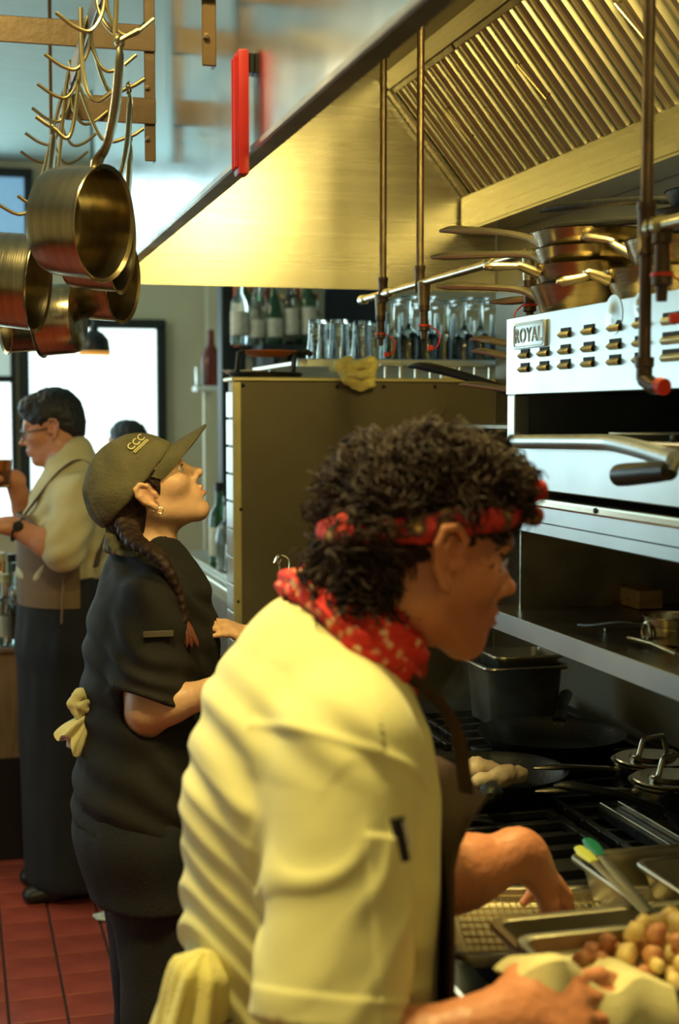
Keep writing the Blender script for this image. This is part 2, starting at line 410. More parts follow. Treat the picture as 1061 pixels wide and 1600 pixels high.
M['white'] = mat('white_enamel', (0.75, 0.78, 0.74), 0.35, var=0.04)
M['chicken'] = mat('pale_cooked_skin', (0.80, 0.66, 0.48), 0.38, bump=0.15, bscale=40, col2=(0.70, 0.48, 0.28), vscale=14)
M['potato'] = mat('roast_potato', (0.78, 0.58, 0.24), 0.42, bump=0.15, bscale=60, var=0.15, vscale=20)
M['potato_r'] = mat('red_skin_potato', (0.42, 0.13, 0.07), 0.42, bump=0.15, bscale=60, col2=(0.66, 0.36, 0.16), vscale=25)
# ================================================================== the room
XL, XK, XR, YB, YF, ZC = -3.2, 1.5, 3.2, -1.4, 9.2, 3.2
PWY, PWX, PWZ = 3.84, 0.73, 1.727      # low partition between kitchen and bar
fl = struct(MB().bx(XL, XR, YB, YF, -0.1, -0.004).build('floor', M['grout'], smooth=False), 'red quarry tile floor')
T = 0.155
def tile_mesh(s, th, bev, name, m):
    return MB().box((0, 0, -th/2), (s[0], s[1], th), None, bev).mesh(name, m, smooth=False)
tm = tile_mesh((T-0.007, T-0.007), 0.012, 0.0025, 'floor_tile', M['tile_floor'])
near = set()
for i in range(-2, 6):
    for j in range(20, 44):
        near.add((i, j)); o = link('tile', tm, fl); o.location = (i*T+0.035, j*T, 0.0); o.rotation_euler = (random.uniform(-.004, .004), random.uniform(-.004, .004), 0)
mb = MB()
for i in range(-14, 19):
    for j in range(-8, 59):
        if (i, j) in near: continue
        x, y = i*T+0.035, j*T; s = (T-0.007)/2
        mb.bx(x-s, x+s, y-s, y+s, -0.004, 0.0)
o = mb.build('tile_field', M['tile_floor'], fl, smooth=False); o['kind'] = 'stuff'
struct(MB().bx(XL, XR, YB, YF+0.1, ZC, ZC+0.1).build('ceiling', M['ceil'], smooth=False), 'pale blue-grey painted ceiling')
struct(MB().bx(XL-0.1, XL, YB, YF, 0, ZC).build('wall_left', M['wall'], smooth=False), 'cream plaster wall')
struct(MB().bx(XL, XR, YB-0.1, YB, 0, ZC).build('wall_rear', M['wall'], smooth=False), 'cream plaster wall behind the kitchen aisle')
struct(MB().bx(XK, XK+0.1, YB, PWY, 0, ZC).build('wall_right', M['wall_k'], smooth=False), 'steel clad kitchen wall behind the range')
struct(MB().bx(XR, XR+0.1, PWY, YF, 0, ZC).build('wall_bar', M['wall'], smooth=False), 'cream plaster wall of the bar')
struct(MB().bx(XL, XR, YF, YF+0.1, 0, ZC).build('wall_far', M['wall'], smooth=False), 'cream plaster wall with the black framed windows')
# far windows
def window(n, x0, x1, z0, z1, pm, fw=0.055, rail=None, label=''):
    w = thing('window_%d' % n, label, None, ((x0+x1)/2, YF, z0), kind='structure')
    MB().bx(x0, x1, YF-0.025, YF-0.012, z0, z1).build('pane', pm, w, smooth=False)
    for nm, a in (('frame_rail', (x0-fw, x1+fw, z1, z1+fw)), ('frame_rail', (x0-fw, x1+fw, z0-fw, z0)), ('frame_stile', (x0-fw, x0, z0, z1)), ('frame_stile', (x1, x1+fw, z0, z1))):
        MB().bx(a[0], a[1], YF-0.07, YF-0.001, a[2], a[3], 0.006).build(nm, M['frame'], w, smooth=False)
    if rail: MB().bx(x0, x1, YF-0.034, YF-0.026, rail-0.02, rail+0.02).build('shade_seam', M['pane2'], w, smooth=False)
    return w
window(1, 0.455, 1.255, 0.95, 2.175, M['pane'], 0.06, label='tall black framed window with a glowing white shade')
window(2, -0.75, 0.34, 0.95, 1.83, M['pane'], 0.03, label='bright window below a grey shade')
window(3, -0.75, 0.34, 1.87, 2.22, M['pane2'], 0.03, label='grey green shade drawn over a window')
window(4, -0.75, 0.44, 2.62, 3.10, M['pane_b'], 0.05, label='blue transom window under the ceiling')
window(5, -2.7, -0.95, 0.95, 2.3, M['pane'], 0.06, label='wide black framed window further along')
# black post and plaster pier by the bar
struct(MB().bx(1.25, 1.37, 6.82, 6.94, 0, ZC, 0.006).build('column_black', M['frame'], smooth=False), 'black square post beside the back bar')
struct(MB().bx(1.56, 1.74, YF-0.22, YF-0.001, 0, ZC).build('trim_1', M['wall'], smooth=False), 'cream plaster pier at the far wall')
struct(MB().bx(1.37, XR-0.001, 7.05, 7.15, 0, ZC-0.001).build('wall_back_bar', M['wall'], smooth=False), 'plaster wall behind the bar bottles')
# low tiled partition with steel splash panel
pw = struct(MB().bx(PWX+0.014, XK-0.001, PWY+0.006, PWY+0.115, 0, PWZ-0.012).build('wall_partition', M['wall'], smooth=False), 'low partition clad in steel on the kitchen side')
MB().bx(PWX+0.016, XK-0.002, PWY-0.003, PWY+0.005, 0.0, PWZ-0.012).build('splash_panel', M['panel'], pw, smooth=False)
MB().bx(PWX+0.002, PWX+0.026, PWY-0.007, PWY-0.0035, 0, PWZ-0.014, 0.002).build('corner_trim', M['brass_trim'], pw, smooth=False)
MB().bx(PWX, XK-0.002, PWY-0.010, PWY+0.125, PWZ-0.012, PWZ, 0.003).build('top_cap', M['brass_trim'], pw, smooth=False)
for px, py in ((380, 602), (527, 604), (376, 796), (372, 940), (600, 604), (680, 604)):
    p = PY(px, py, PWY-0.005); MB().lathe([(0, 0.004), (0.004, 0.003), (0.006, 0)], 10, p, Matrix.Rotation(PI/2, 3, 'X')).build('screw', M['black'], pw)
tw = MB().box((0, 0, 0), (0.009, 0.100, 0.073), None, 0.0022).mesh('edge_tile', M['tile_w'], smooth=False)
for k in range(22):
    o = link('wall_tile', tw, pw); o.location = (PWX+0.0095, PWY+0.058, 0.045+k*0.0765)

# ================================================================== exhaust hood over the range
HX, HY0, HY1 = 0.47, 0.3, 4.75
hood = thing('exhaust_hood', 'long stainless steel exhaust hood over the cooking line', 'hood', (1.0, 2.3, 1.97))
MB().bx(HX-0.012, HX, HY0, HY1, 2.045, ZC-0.002).build('front_fascia', M['fascia'], hood, smooth=False)
MB().bx(HX-0.016, HX+0.018, HY0, HY1, 2.030, 2.0445, 0.003).build('front_lip', M['steel_old'], hood, smooth=False)
MB().bx(HX+0.001, XK-0.003, PWY, PWY+0.012, 1.972, 2.75).build('end_panel', M['steel_h'], hood, smooth=False)
MB().bx(HX+0.001, XK-0.003, HY0, HY0+0.012, 1.972, 2.75).build('end_panel', M['steel_h'], hood, smooth=False)
MB().bx(HX+0.001, 1.16, HY0+0.013, PWY-0.001, 2.552, 2.565).build('roof_panel', M['steel_h'], hood, smooth=False)
# sloping bank
A0, A1 = V3((1.175, 0, 2.520)), V3((1.415, 0, 2.226))
sl = (A1-A0); SLEN = sl.length; sl.normalize(); nrm = V3((-sl.z*-1, 0, -sl.x*-1)); nrm = V3((sl.z, 0, -sl.x))   # towards the aisle and down
if nrm.x > 0: nrm = -nrm
ROT = Matrix((sl, V3((0, 1, 0)), nrm)).transposed()
def on(s, y, n=0.0): return A0 + sl*s + V3((0, y, 0)) + nrm*n
mb = MB(); mb.box(on(SLEN/2, (HY0+PWY)/2, -0.035), (SLEN+0.02, PWY-HY0-0.03, 0.006), ROT); mb.build('filter_back', M['cavity'], hood, smooth=False)
MB().box(on(-0.022, (HY0+PWY)/2, -0.004), (0.045, PWY-HY0-0.03, 0.012), ROT, 0.002).build('upper_rail', M['steel_h'], hood, smooth=False)
MB().box(on(SLEN+0.004, (HY0+PWY)/2, 0.002), (0.022, PWY-HY0-0.03, 0.014), ROT, 0.002).build('lower_rail', M['steel_h'], hood, smooth=False)
mb = MB(); mb.bx(1.385, 1.399, HY0+0.013, PWY-0.02, 2.140, 2.232, 0.002); mb.bx(1.385, 1.495, HY0+0.013, PWY-0.02, 2.134, 2.1395); mb.build('grease_gutter', M['steel_h'], hood, smooth=False)
MB().box(on(SLEN/2, PWY-0.022, 0.004), (SLEN, 0.030, 0.014), ROT, 0.002).build('side_rail', M['steel_h'], hood, smooth=False)
FW = 0.49; y = PWY-0.04; NB = 7
pitch = FW/NB
def baffle(w, d):
    # folded steel channel: flat crown with sloping flanks and a groove
    L = SLEN-0.03; prof = [(-w*0.5, -d), (-w*0.36, 0), (-w*0.12, 0.002), (0, -0.003), (w*0.12, 0.002), (w*0.36, 0), (w*0.5, -d)]
    return MB().rings([[V3((sx*L/2, a, b)) for a, b in prof] for sx in (-1, 1)], closed=True).mesh('baffle', M['baffle'])
bfm = baffle(pitch*0.80, 0.024)
for f in range(6):
    yc = y - FW/2
    fr = MB(); fr.box(on(0.010, yc, 0.0), (0.016, FW-0.008, 0.012), ROT, 0.002)
    fo = fr.build('filter', M['steel_old'], hood, smooth=False)
    MB().box(on(SLEN-0.012, yc, 0.0), (0.016, FW-0.008, 0.012), ROT, 0.002).build('filter_foot', M['steel_old'], fo, smooth=False)
    for k in range(NB):
        b = link('baffle', bfm, fo); b.matrix_basis = Matrix.Translation(on(SLEN/2, yc-FW/2+pitch*(k+0.5), 0.001)) @ ROT.to_4x4()
        b.matrix_parent_inverse = Matrix.Identity(4)
    hc = on(SLEN*0.46, yc, 0.016)
    MB().tube([hc+sl*(-0.045)-nrm*0.016, hc+sl*(-0.05), hc+sl*0.05+V3((0, -0.02, 0)), hc+sl*0.045-nrm*0.016+V3((0, -0.02, 0))], 0.003, 6).build('filter_handle', M['hook'], fo)
    y -= FW+0.004
# hood lamps: glass domes on the inside of the front panel
def hood_lamp(px, y):
    c = V3((0.99, y, 2.552))
    MB().lathe([(0, 0), (0.045, -0.001), (0.045, -0.012), (0, -0.0125)], 18, c).build('lamp_collar', M['steel_old'], hood)
    MB().lathe([(0.04, -0.013), (0.042, -0.03), (0.03, -0.05), (0.012, -0.058), (0, -0.059)], 18, c).build('lamp_globe', M['bulb'], hood)
    point('hood_lamp', c-V3((0, 0, 0.10)), px, WARM, 0.09)
for yy, w_ in ((2.10, 25), (0.95, 6)): hood_lamp(w_, yy)
# small dome lamp low on the inner side of the front
c = PX(489, 152, HX+0.03)
MB().lathe([(0.0, 0.03), (0.02, 0.03), (0.021, 0.0), (0.018, -0.012), (0.0, -0.02)], 16, c).build('lamp_globe', M['bulb'], hood)
point('hood_lamp_small', c+V3((0.05, 0.0, -0.01)), 1.6, WARM, 0.03)

# ================================================================== fire suppression pipes
fp = thing('fire_pipe', 'thin steel fire suppression pipes hanging in the hood with two capped nozzles', 'pipe', (1.03, 3.0, 1.85))
def nozzle(par, top, L=0.075, cord=True, side=1):
    top = V3(top)
    MB().lathe([(0, 0), (0.013, 0), (0.013, -0.012), (0.010, -0.014), (0.010, -L*0.55), (0.013, -L*0.56), (0.013, -L*0.75), (0.008, -L*0.78), (0.007, -L), (0, -L)], 12, top).build('nozzle', M['pipe_d'], par)
    MB().lathe([(0, -L*0.58), (0.0145, -L*0.58), (0.0145, -L*0.63), (0, -L*0.63)], 12, top).build('red_ring', M['redcap'], par)
    cp = top+V3((0.012*side, -0.012, -L-0.022))
    MB().lathe([(0, 0.007), (0.007, 0.006), (0.0075, -0.004), (0, -0.008)], 10, cp).build('red_cap', M['redcap'], par)
    if cord:
        MB().tube(spline([top+V3((0.013*side, 0, -L*0.6)), top+V3((0.034*side, -0.012, -L*0.85)), cp+V3((0.016*side, 0, 0.004)), cp], 6), 0.0014, 5).build('cord', M['redcap'], par)
X1 = 1.03
p1 = PX(599, 200, X1).y; p2 = PX(657, 200, X1).y; ZP = 1.922
for nm, yy in (('drop_pipe', p1), ('drop_pipe', p2)):
    MB().tube([(X1, yy, ZP), (X1, yy, 2.551)], 0.0088, 12).build(nm, M['pipe'], fp)
    MB().lathe([(0, 2.551), (0.020, 2.551), (0.020, 2.535), (0.013, 2.532), (0.016, 2.515), (0.016, 2.500), (0, 2.499)], 12, (X1, yy, 0)).build('ceiling_fitting', M['pipe_b'], fp)
    MB().lathe([(0, 0.03), (0.013, 0.03), (0.013, 0.02), (0.0115, 0.018), (0.0115, -0.018), (0.013, -0.02), (0.013, -0.03), (0, -0.03)], 12, (X1, yy, ZP+0.01)).build('tee', M['pipe_d'], fp)
pe = PX(568, 460, X1).y; pn = PX(828, 405, X1).y
MB().tube([(X1, pe, ZP), (X1, pn, ZP)], 0.0092, 12).build('manifold_pipe', M['pipe_b'], fp)
for yy in (pe, p1-0.05, (p1+p2)/2-0.6, pn+0.20):
    MB().tube([(X1, yy-0.018, ZP), (X1, yy+0.018, ZP)], 0.0125, 12).build('coupling', M['pipe_b'], fp)
for yy in (p1+0.02, p2-0.03, pn):
    MB().tube([(X1, yy, ZP), (X1, yy, ZP-0.055)], [0.0155, 0.0125], 12).build('elbow', M['pipe_b'] if yy == pn else M['pipe'], fp)
    nozzle(fp, (X1, yy, ZP-0.052), side=(-1 if yy == pn else 1))
np_ = thing('fire_pipe', 'thick dark iron drop pipe in front of the broiler with a red capped elbow', 'pipe', (0.84, 1.6, 1.6))
q0 = PX(1007, 560, 0.86); qx, qy = q0.x, q0.y; ze = PX(1009, 592, 0.86).z
MB().tube([(qx, qy, ze), (qx, qy, 2.551)], 0.0082, 14).build('drop_pipe', M['pipe_d'], np_)
zt = PX(1009, 358, 0.86).z
MB().lathe([(0, 0.034), (0.0125, 0.034), (0.0125, 0.024), (0.011, 0.022), (0.011, -0.022), (0.0125, -0.024), (0.0125, -0.034), (0, -0.034)], 14, (qx, qy, zt)).build('tee', M['pipe_d'], np_)
MB().tube([(qx, qy, zt), (qx+0.01, qy-0.16, zt)], 0.0095, 12).build('side_pipe', M['pipe_b'], np_)
for dy in (0.018, 0.036): MB().tube([(qx, qy-dy+0.005, zt), (qx, qy-dy-0.006, zt)], 0.0135, 12).build('coupling', M['pipe_b'], np_)
nozzle(np_, (qx+0.004, qy-0.036, zt-0.010), 0.085, side=1)
MB().lathe([(0, 0.02), (0.0125, 0.02), (0.0125, 0.008), (0.0105, 0.006), (0.0105, -0.01), (0, -0.012)], 14, (qx, qy, ze+0.008)).build('elbow', M['pipe_d'], np_)
MB().tube([(qx, qy, ze), (qx+0.004, qy-0.020, ze-0.010), (qx+0.006, qy-0.03, ze-0.01)], 0.0105, 12).build('elbow', M['pipe_d'], np_)
MB().tube([(qx+0.006, qy-0.028, ze-0.009), (qx+0.008, qy-0.04, ze-0.011)], 0.011, 12).build('red_cap', M['redcap'], np_)

# red plastic tongs-like clip hanging on the hood front
r0 = PX(377, 80, HX-0.030); r1 = PX(377, 276, HX-0.030)
rt_ = thing('red_clip', 'long red plastic clip hanging on the steel hood front', 'clip', (HX-0.022, r0.y, r1.z))
mb = MB(); mb.box((HX-0.030, r0.y, (r0.z+r1.z)/2), (0.018, 0.040, r0.z-r1.z), None, 0.005, 2); mb.build('body', M['red'], rt_)
for dz in (-0.010, 0.010): MB().box((HX-0.0405, r0.y+dz, (r0.z+r1.z)/2), (0.007, 0.007, (r0.z-r1.z)*0.9), None, 0.002).build('rib', M['red'], rt_, smooth=False)
MB().box((HX-0.0165, r0.y, r0.z-0.02), (0.008, 0.03, 0.03), None, 0.001).build('magnet', M['black_pl'], rt_, smooth=False)
# ================================================================== pot rack
RX = 0.25; RZ = 2.305
rack = thing('pot_rack', 'brown flat bar pot rack hanging from the ceiling beside the hood', 'pot rack', (RX, 2.9, 2.2))
SX = 0.425
def strap(px, ybot):
    y = PX(px, 150, SX).y; zb = PX(px, ybot, SX).z
    mb = MB(); mb.box((SX, y, (zb+ZC)/2), (0.024, 0.007, ZC-zb-0.004), None, 0.0015); mb.box((SX+0.010, y+0.012, (zb+ZC)/2), (0.005, 0.024, ZC-zb-0.004), None, 0.001)
    mb.build('hanger_strap', M['bar'], rack, smooth=False)
    for z in (zb+0.05, zb+0.16):
        MB().lathe([(0, 0.008), (0.005, 0.007), (0.006, 0)], 8, (SX-0.006, y-0.0035, z), Matrix.Rotation(PI/2, 3, 'X')).build('bolt', M['bar'], rack)
    return y
ya = strap(327, 105); yb = strap(234, 255)
def bar(y, z, x0, x1, h=0.056):
    MB().box(((x0+x1)/2, y-0.008, z), (x1-x0, 0.007, h), None, 0.0015).build('cross_bar', M['bar'], rack, smooth=False)
bar(ya, 2.345, RX-0.02, SX+0.012); bar(ya, 2.52, -0.40, SX+0.012)
bar(yb, PX(200, 185, 0.3).z*0+PD(185, 185, yb*1.005).z, RX-0.01, SX+0.012); bar(yb, PD(115, 79, yb*1.01).z, -0.40, SX+0.012)
y5 = yb+1.0
zrail = RZ+0.03
MB().box((RX, 2.95, zrail), (0.007, 1.7, 0.042), None, 0.0015).build('hook_rail', M['bar'], rack, smooth=False)
for yy in (2.2, 3.75): MB().tube([(RX, yy, zrail+0.02), (RX, yy, ZC-0.002)], 0.005, 8).build('hanger_rod', M['bar'], rack)
p0, p1_ = PD(122, 10, 3.0), PD(100, 75, 3.0)
# double-ended hooks along the rail
hook_me = MB()
left = spline([(0, 0, 0.055), (-0.004, 0, 0.0), (-0.024, 0, -0.034), (-0.05, 0, -0.032), (-0.082, 0, -0.012)], 6)
right = spline([(0, 0, 0.055), (0.004, 0, 0.0), (0.024, 0, -0.034), (0.05, 0, -0.030), (0.082, 0, -0.004)], 6)
hook_me.tube(left, 0.0035, 8).tube(right, 0.0035, 8)
hook_me = hook_me.mesh('hook', M['hook'])
HY = [2.40, 2.66, 2.90, 3.14, 3.40, 3.64]
for i, yy in enumerate(HY):
    o = link('double_hook', hook_me, rack); o.location = (RX, yy, zrail-0.052); o.rotation_euler = (0, 0, random.uniform(-0.25, 0.25))
# brown hooks at the bar nearest
for pts in ([(150, -8), (160, 30), (185, 55), (212, 52), (228, 36)], [(126, 12), (128, 90), (135, 140), (152, 158), (176, 143)]):
    MB().tube(spline([PD(a, b, 2.42) for a, b in pts], 6), 0.0042, 8).build('bar_hook', M['hook'], rack)

# ------------------------------------------------------------------ hanging saucepans
def make_saucepan(r, dep, hl, name, label):
    """rim centre at origin, opening +z, handle along +x"""
    t = thing(name, label, 'saucepan', (0, 0, 0), 'saucepans hanging on the rack')
    th = 0.0025
    prof = [(0, -dep), (r*0.80, -dep), (r*0.93, -dep+0.006), (r*0.975, -dep+0.018), (r*0.985, -dep*0.5), (r, -0.004), (r+0.005, 0.0), (r+0.004, 0.002), (r-th, -0.002), (r*0.985-th, -dep*0.5), (r*0.96-th, -dep+0.02), (r*0.88, -dep+0.008), (r*0.78, -dep+0.004), (0, -dep+0.004)]
    MB().lathe(prof, 40, cap=False).build('pan_body', M['pan'], t)
    # handle: riveted plate, then a long tapered channel with a hanging eye
    pts = [(r-0.004, 0, -0.022), (r+0.012, 0, -0.020), (r+0.035, 0, -0.006), (r+hl*0.45, 0, 0.004), (r+hl*0.8, 0, 0.006), (r+hl*0.93, 0, 0.004)]
    w = [0.017, 0.016, 0.011, 0.013, 0.0125, 0.007]
    MB().tube(spline(pts, 4), [float(np.interp(k, range(len(w)), w)) for k in np.linspace(0, len(w)-1, 21)], 10, flat=0.42).build('handle', M['pan'], t)
    MB().tube(arc((r+hl*0.965, 0, 0.003), 0.0105, 0, 2*PI, 16, (1, 0, 0), (0, 1, 0)), 0.0032, 6).build('hanging_eye', M['pan'], t)
    for s in (-1, 1): MB().lathe([(0, 0.003), (0.003, 0.0025), (0.0045, 0)], 8, (r-0.004, s*0.009, -0.022), Matrix.Rotation(PI/2, 3, 'Y')).build('rivet', M['steel_old'], t)
    return t
def hang(t, px, py, D, yaw, lean=0.0, roll=0.0):
    """yaw: direction (deg, from +X towards +Y) the opening faces"""
    c = PD(px, py, D); a = math.radians(yaw); z = V3((math.cos(a), math.sin(a), -math.sin(lean))).normalized(); x = V3((0, 0, 1)); x = (x - z*x.dot(z)).normalized(); y = z.cross(x)
    R = Matrix((x, y, z)).transposed() @ Matrix.Rotation(roll, 3, 'Z')
    t.matrix_basis = Matrix.Translation(c) @ R.to_4x4()
pans = [  # r, depth, handle, px, py, D, yaw, label
 (0.090, 0.100, 0.205, 163, 350, 2.30, -36, 0.10, 'largest saucepan on the rack, its dark open side turned to the hood'),
 (0.088, 0.095, 0.20, 60, 442, 2.62, -18, 0.10, 'brass toned saucepan hanging lowest at the outer side of the rack'),
 (0.095, 0.105, 0.20, 190, 378, 2.72, -22, 0.05, 'saucepan hanging just behind the largest one, its rim showing below'),
 (0.088, 0.090, 0.22, 192, 438, 3.04, -30, 0.05, 'saucepan half hidden behind the largest pair, near the window'),
 (0.076, 0.085, 0.17, 64, 500, 3.02, 160, 0.05, 'small coppery saucepan seen from its base above the pendant lamp'),
 (0.078, 0.085, 0.18, 8, 497, 3.20, 190, 0.05, 'small dark saucepan lowest in the cluster beside the bright window'),
]
for r, dep, hl, px, py, D, yaw, lean, lab in pans:
    t = make_saucepan(r, dep, hl, 'saucepan', lab); hang(t, px, py, D, yaw, lean)
    e = t.matrix_basis @ V3((r+hl*0.965, 0, 0.003)); e2 = e+V3((0, 0, 0.009)); k_ = V3((RX, e.y, zrail+0.015))
    if e.z < zrail-0.02:
        s_ = -1 if e.x < RX else 1
        MB().tube(spline([k_+V3((0.006*-s_, 0, 0.012)), k_+V3((0.010*s_, 0, -0.03)), V3((RX*0.5+e.x*0.5, e.y, e.z-0.004)), e+V3((0, 0, 0.002)), e+V3((0.030*s_, 0, 0.020))], 6), 0.004, 8).build('pan_hook', M['hook'], rack)
# ================================================================== salamander broiler
FX = 0.975
yE = PX(791, 560, FX).y; yN = 1.30; ZT = 1.797; zb_face = PX(806, 617, FX).z; z_open = 1.583; z_low = 1.492
sal = thing('salamander_broiler', 'wide stainless steel salamander broiler with louvred front above the range', 'broiler', (1.2, 1.9, z_low))
mb = MB(); mb.bx(FX, FX+0.004, yN, yE, zb_face, ZT, 0.0015); mb.build('front_panel', M['steel_sal'], sal, smooth=False)
mb = MB(); mb.bx(FX+0.004, 1.44, yN, yE-0.002, ZT-0.006, ZT-0.001); mb.build('top_panel', M['steel_old'], sal, smooth=False)
mb = MB(); mb.bx(FX+0.004, 1.44, yE-0.006, yE, z_low, ZT-0.006); mb.build('side_panel', M['steel_sal'], sal, smooth=False)
mb = MB(); mb.bx(FX, FX+0.03, yE-0.042, yE-0.0065, z_low, zb_face, 0.002); mb.build('corner_post', M['steel_sal'], sal, smooth=False)
mb = MB(); mb.bx(1.40, 1.44, yN, yE-0.008, z_low, ZT-0.008); mb.bx(FX+0.02, 1.40, yN, yE-0.008, zb_face+0.002, zb_face+0.006); mb.bx(FX+0.01, 1.40, yN, yE-0.008, z_open-0.012, z_open-0.006); mb.build('broiling_cavity', M['cavity'], sal, smooth=False)
# lower front below the opening, with rolled upper edge
mb = MB(); mb.bx(FX-0.004, FX+0.010, yN, yE-0.043, z_low, z_open-0.012, 0.002); mb.build('lower_front', M['steel_sal'], sal, smooth=False)
MB().tube([(FX-0.004, yE-0.04, z_open-0.004), (FX-0.004, yN, z_open-0.004)], 0.005, 8).build('opening_edge', M['steel_h'], sal)
# rows of louvres
def louvre_mesh(w, h):
    t = MB(); t.box((0, 0, 0), (0.002, w, h), None, 0.0)
    dark = t.mesh('louvre_slot', M['cavity'], False)  # flat black plate: the shade inside the slot put into its colour
    n = 8; rings = []
    for sx in (-0.5, -0.42, 0.42, 0.5):
        k = 0.35 if abs(sx) == 0.5 else 1.0
        rings.append([V3((-0.0062*math.sin(PI*i/n)*k-0.001, sx*w, -h*0.5+h*0.62*(i/n))) for i in range(n+1)])
    t2 = MB(); t2.rings(rings, closed=False)
    lip = t2.mesh('louvre_lip', M['brass_trim'])  # gold base colour paints the warm reflection on the lip
    return dark, lip
lv = louvre_mesh(0.036, 0.0165); lv2 = louvre_mesh(0.070, 0.0175)
zr = [PX(884, yy, FX).z for yy in (520, 546, 569)]
cols = [(821, (1, 2), lv), (851, (1, 2), lv), (884, (0, 1, 2), lv), (920.5, (0, 1, 2), lv), (961.5, (0, 1, 2), lv), (1002, (0, 1, 2), lv), (1055, (0, 1, 2), lv2)]
for px, rows, (d_, l_) in cols:
    yy = PX(px, 545, FX).y
    for r in rows:
        o = link('louvre', d_, sal); o.matrix_parent_inverse = Matrix.Translation(-V3(sal['bx'])); o.location = (FX-0.0008, yy, zr[r])
        q = link('louvre_lip', l_, o); q.location = (-0.0015, 0, 0)
# dents
for px, py, rr in ((958, 492, 0.022), (999, 478, 0.014)):
    p = PX(px, py, FX-0.001); MB().lathe([(rr*1.4*q_, 0.0042*math.exp(-(2.2*q_)**2)-0.0002) for q_ in np.linspace(0.0, 1.0, 10)], 24, p, Matrix.Rotation(-PI/2, 3, 'Y')).build('dent', M['steel_sal'], sal)
# name plate
pc = PX(827, 523, FX-0.004); pl0 = PX(803, 523, FX).y; pl1 = PX(851, 523, FX).y
pw_, ph_ = abs(pl1-pl0), 0.046
plate = MB().box((FX-0.003, pc.y, pc.z), (0.006, pw_, ph_), None, 0.0025, 2).build('name_plate', M['steel_sal'], sal)
mb = MB(); hw, hh = pw_/2-0.004, ph_/2-0.004
loop = []
for cx, cz, a0 in ((hw-0.006, hh-0.006, 0), (-hw+0.006, hh-0.006, PI/2), (-hw+0.006, -hh+0.006, PI), (hw-0.006, -hh+0.006, 1.5*PI)):
    loop += [V3((FX-0.0062, pc.y+cx+0.006*math.cos(a0+k*PI/8), pc.z+cz+0.006*math.sin(a0+k*PI/8))) for k in range(5)]
mb.tube(loop+[loop[0]], 0.0011, 6).build('plate_border', M['steel_old'], plate)
fc = bpy.data.curves.new('lettering', 'FONT'); fc.body = 'ROYAL'; fc.size = 0.027; fc.space_character = 1.12; fc.align_x = 'CENTER'; fc.align_y = 'CENTER'; fc.fill_mode = 'NONE'; fc.bevel_depth = 0.00065; fc.bevel_resolution = 1
tmp = bpy.data.objects.new('tmp', fc); COL.objects.link(tmp); me = bpy.data.meshes.new_from_object(tmp.evaluated_get(bpy.context.evaluated_depsgraph_get())); bpy.data.objects.remove(tmp)
me.materials.clear(); me.materials.append(M['steel_old'])
xs_ = [v_.co.x for v_ in me.vertices]; ys_ = [v_.co.y for v_ in me.vertices]; kx_ = (pw_-0.018)/(max(xs_)-min(xs_)); ky_ = (ph_-0.020)/(max(ys_)-min(ys_))
me.transform(Matrix.Diagonal((kx_, ky_, 1, 1)) @ Matrix.Translation((-(max(xs_)+min(xs_))/2, -(max(ys_)+min(ys_))/2, 0)))
fo = link('lettering', me, plate); fo.matrix_basis = Matrix.Translation((FX-0.0066, pc.y, pc.z)) @ Matrix(((0, 0, -1), (-1, 0, 0), (0, 1, 0))).to_4x4()
# carriage handle
hp = [PX(801, 690, 0.955), PX(870, 690, 0.95), PX(938, 691, 0.945), PX(962, 693, 0.935), PX(1000, 702, 0.90), PX(1056, 719, 0.855)]
MB().tube(spline(hp, 5), 0.0125, 14).build('carriage_handle', M['steel_sal'], sal)
g0, g1 = PX(1050, 735, 0.850), PX(964, 743, 0.850)
gp = [g0+(g1-g0)*t for t in (0, 0.04, 0.3, 0.8, 0.95, 1.0)]
MB().tube(gp, [0.007, 0.0125, 0.0140, 0.0155, 0.0150, 0.008], 14).build('grip', M['black_pl'], sal)
MB().tube([hp[-1], g0], 0.006, 8).build('grip_bolt', M['steel_old'], sal)
p = PX(1052, 685, FX-0.005); MB().lathe([(0, 0.004), (0.005, 0.003), (0.006, 0)], 10, p, Matrix.Rotation(-PI/2, 3, 'Y')).build('bolt', M['black'], sal)
# dish inside the broiler
d = PX(1040, 668, 1.10); one(MB().lathe([(0, 0), (0.06, 0), (0.085, 0.012), (0.09, 0.013), (0.09, 0.016), (0.07, 0.006), (0, 0.004)], 24, V3((d.x, d.y, z_open-0.005))).build('plate', M['white'], None), 'white plate sliding under the broiler flame', 'plate')

# ------------------------------------------------------------------ hot shelf unit below
un = thing('range_overshelf', 'two tier steel overshelf at the back of the range under the broiler', 'shelf', (1.2, 1.9, 0.93))
zu0, zu1 = PX(832, 834, FX).z, PX(834, 776, FX).z
MB().bx(FX, FX+0.012, yN, yE-0.03, zu0, zu1-0.006, 0.002).build('upper_front', M['steel_sal'], un, smooth=False)
MB().bx(FX-0.012, FX+0.006, yN, yE-0.03, zu1-0.016, zu1, 0.004, 2).build('rolled_edge', M['steel_h'], un, smooth=False)
MB().bx(FX-0.0008, FX, yN, yE-0.03, zu0+0.021, zu0+0.023).build('seam', M['cavity'], un, smooth=False)
MB().bx(FX+0.012, 1.44, yN, yE-0.03, zu1-0.012, zu1-0.006).build('upper_deck', M['steel_old'], un, smooth=False)
p = PX(931, 798, FX-0.012); MB().lathe([(0, 0.004), (0.004, 0.003), (0.005, 0)], 10, p, Matrix.Rotation(-PI/2, 3, 'Y')).build('bolt', M['black'], un)
zs = PX(806, 955, FX).z
MB().bx(FX-0.03, 1.44, yN, yE+0.03, zs-0.006, zs).build('lower_deck', M['steel_old'], un, smooth=False)
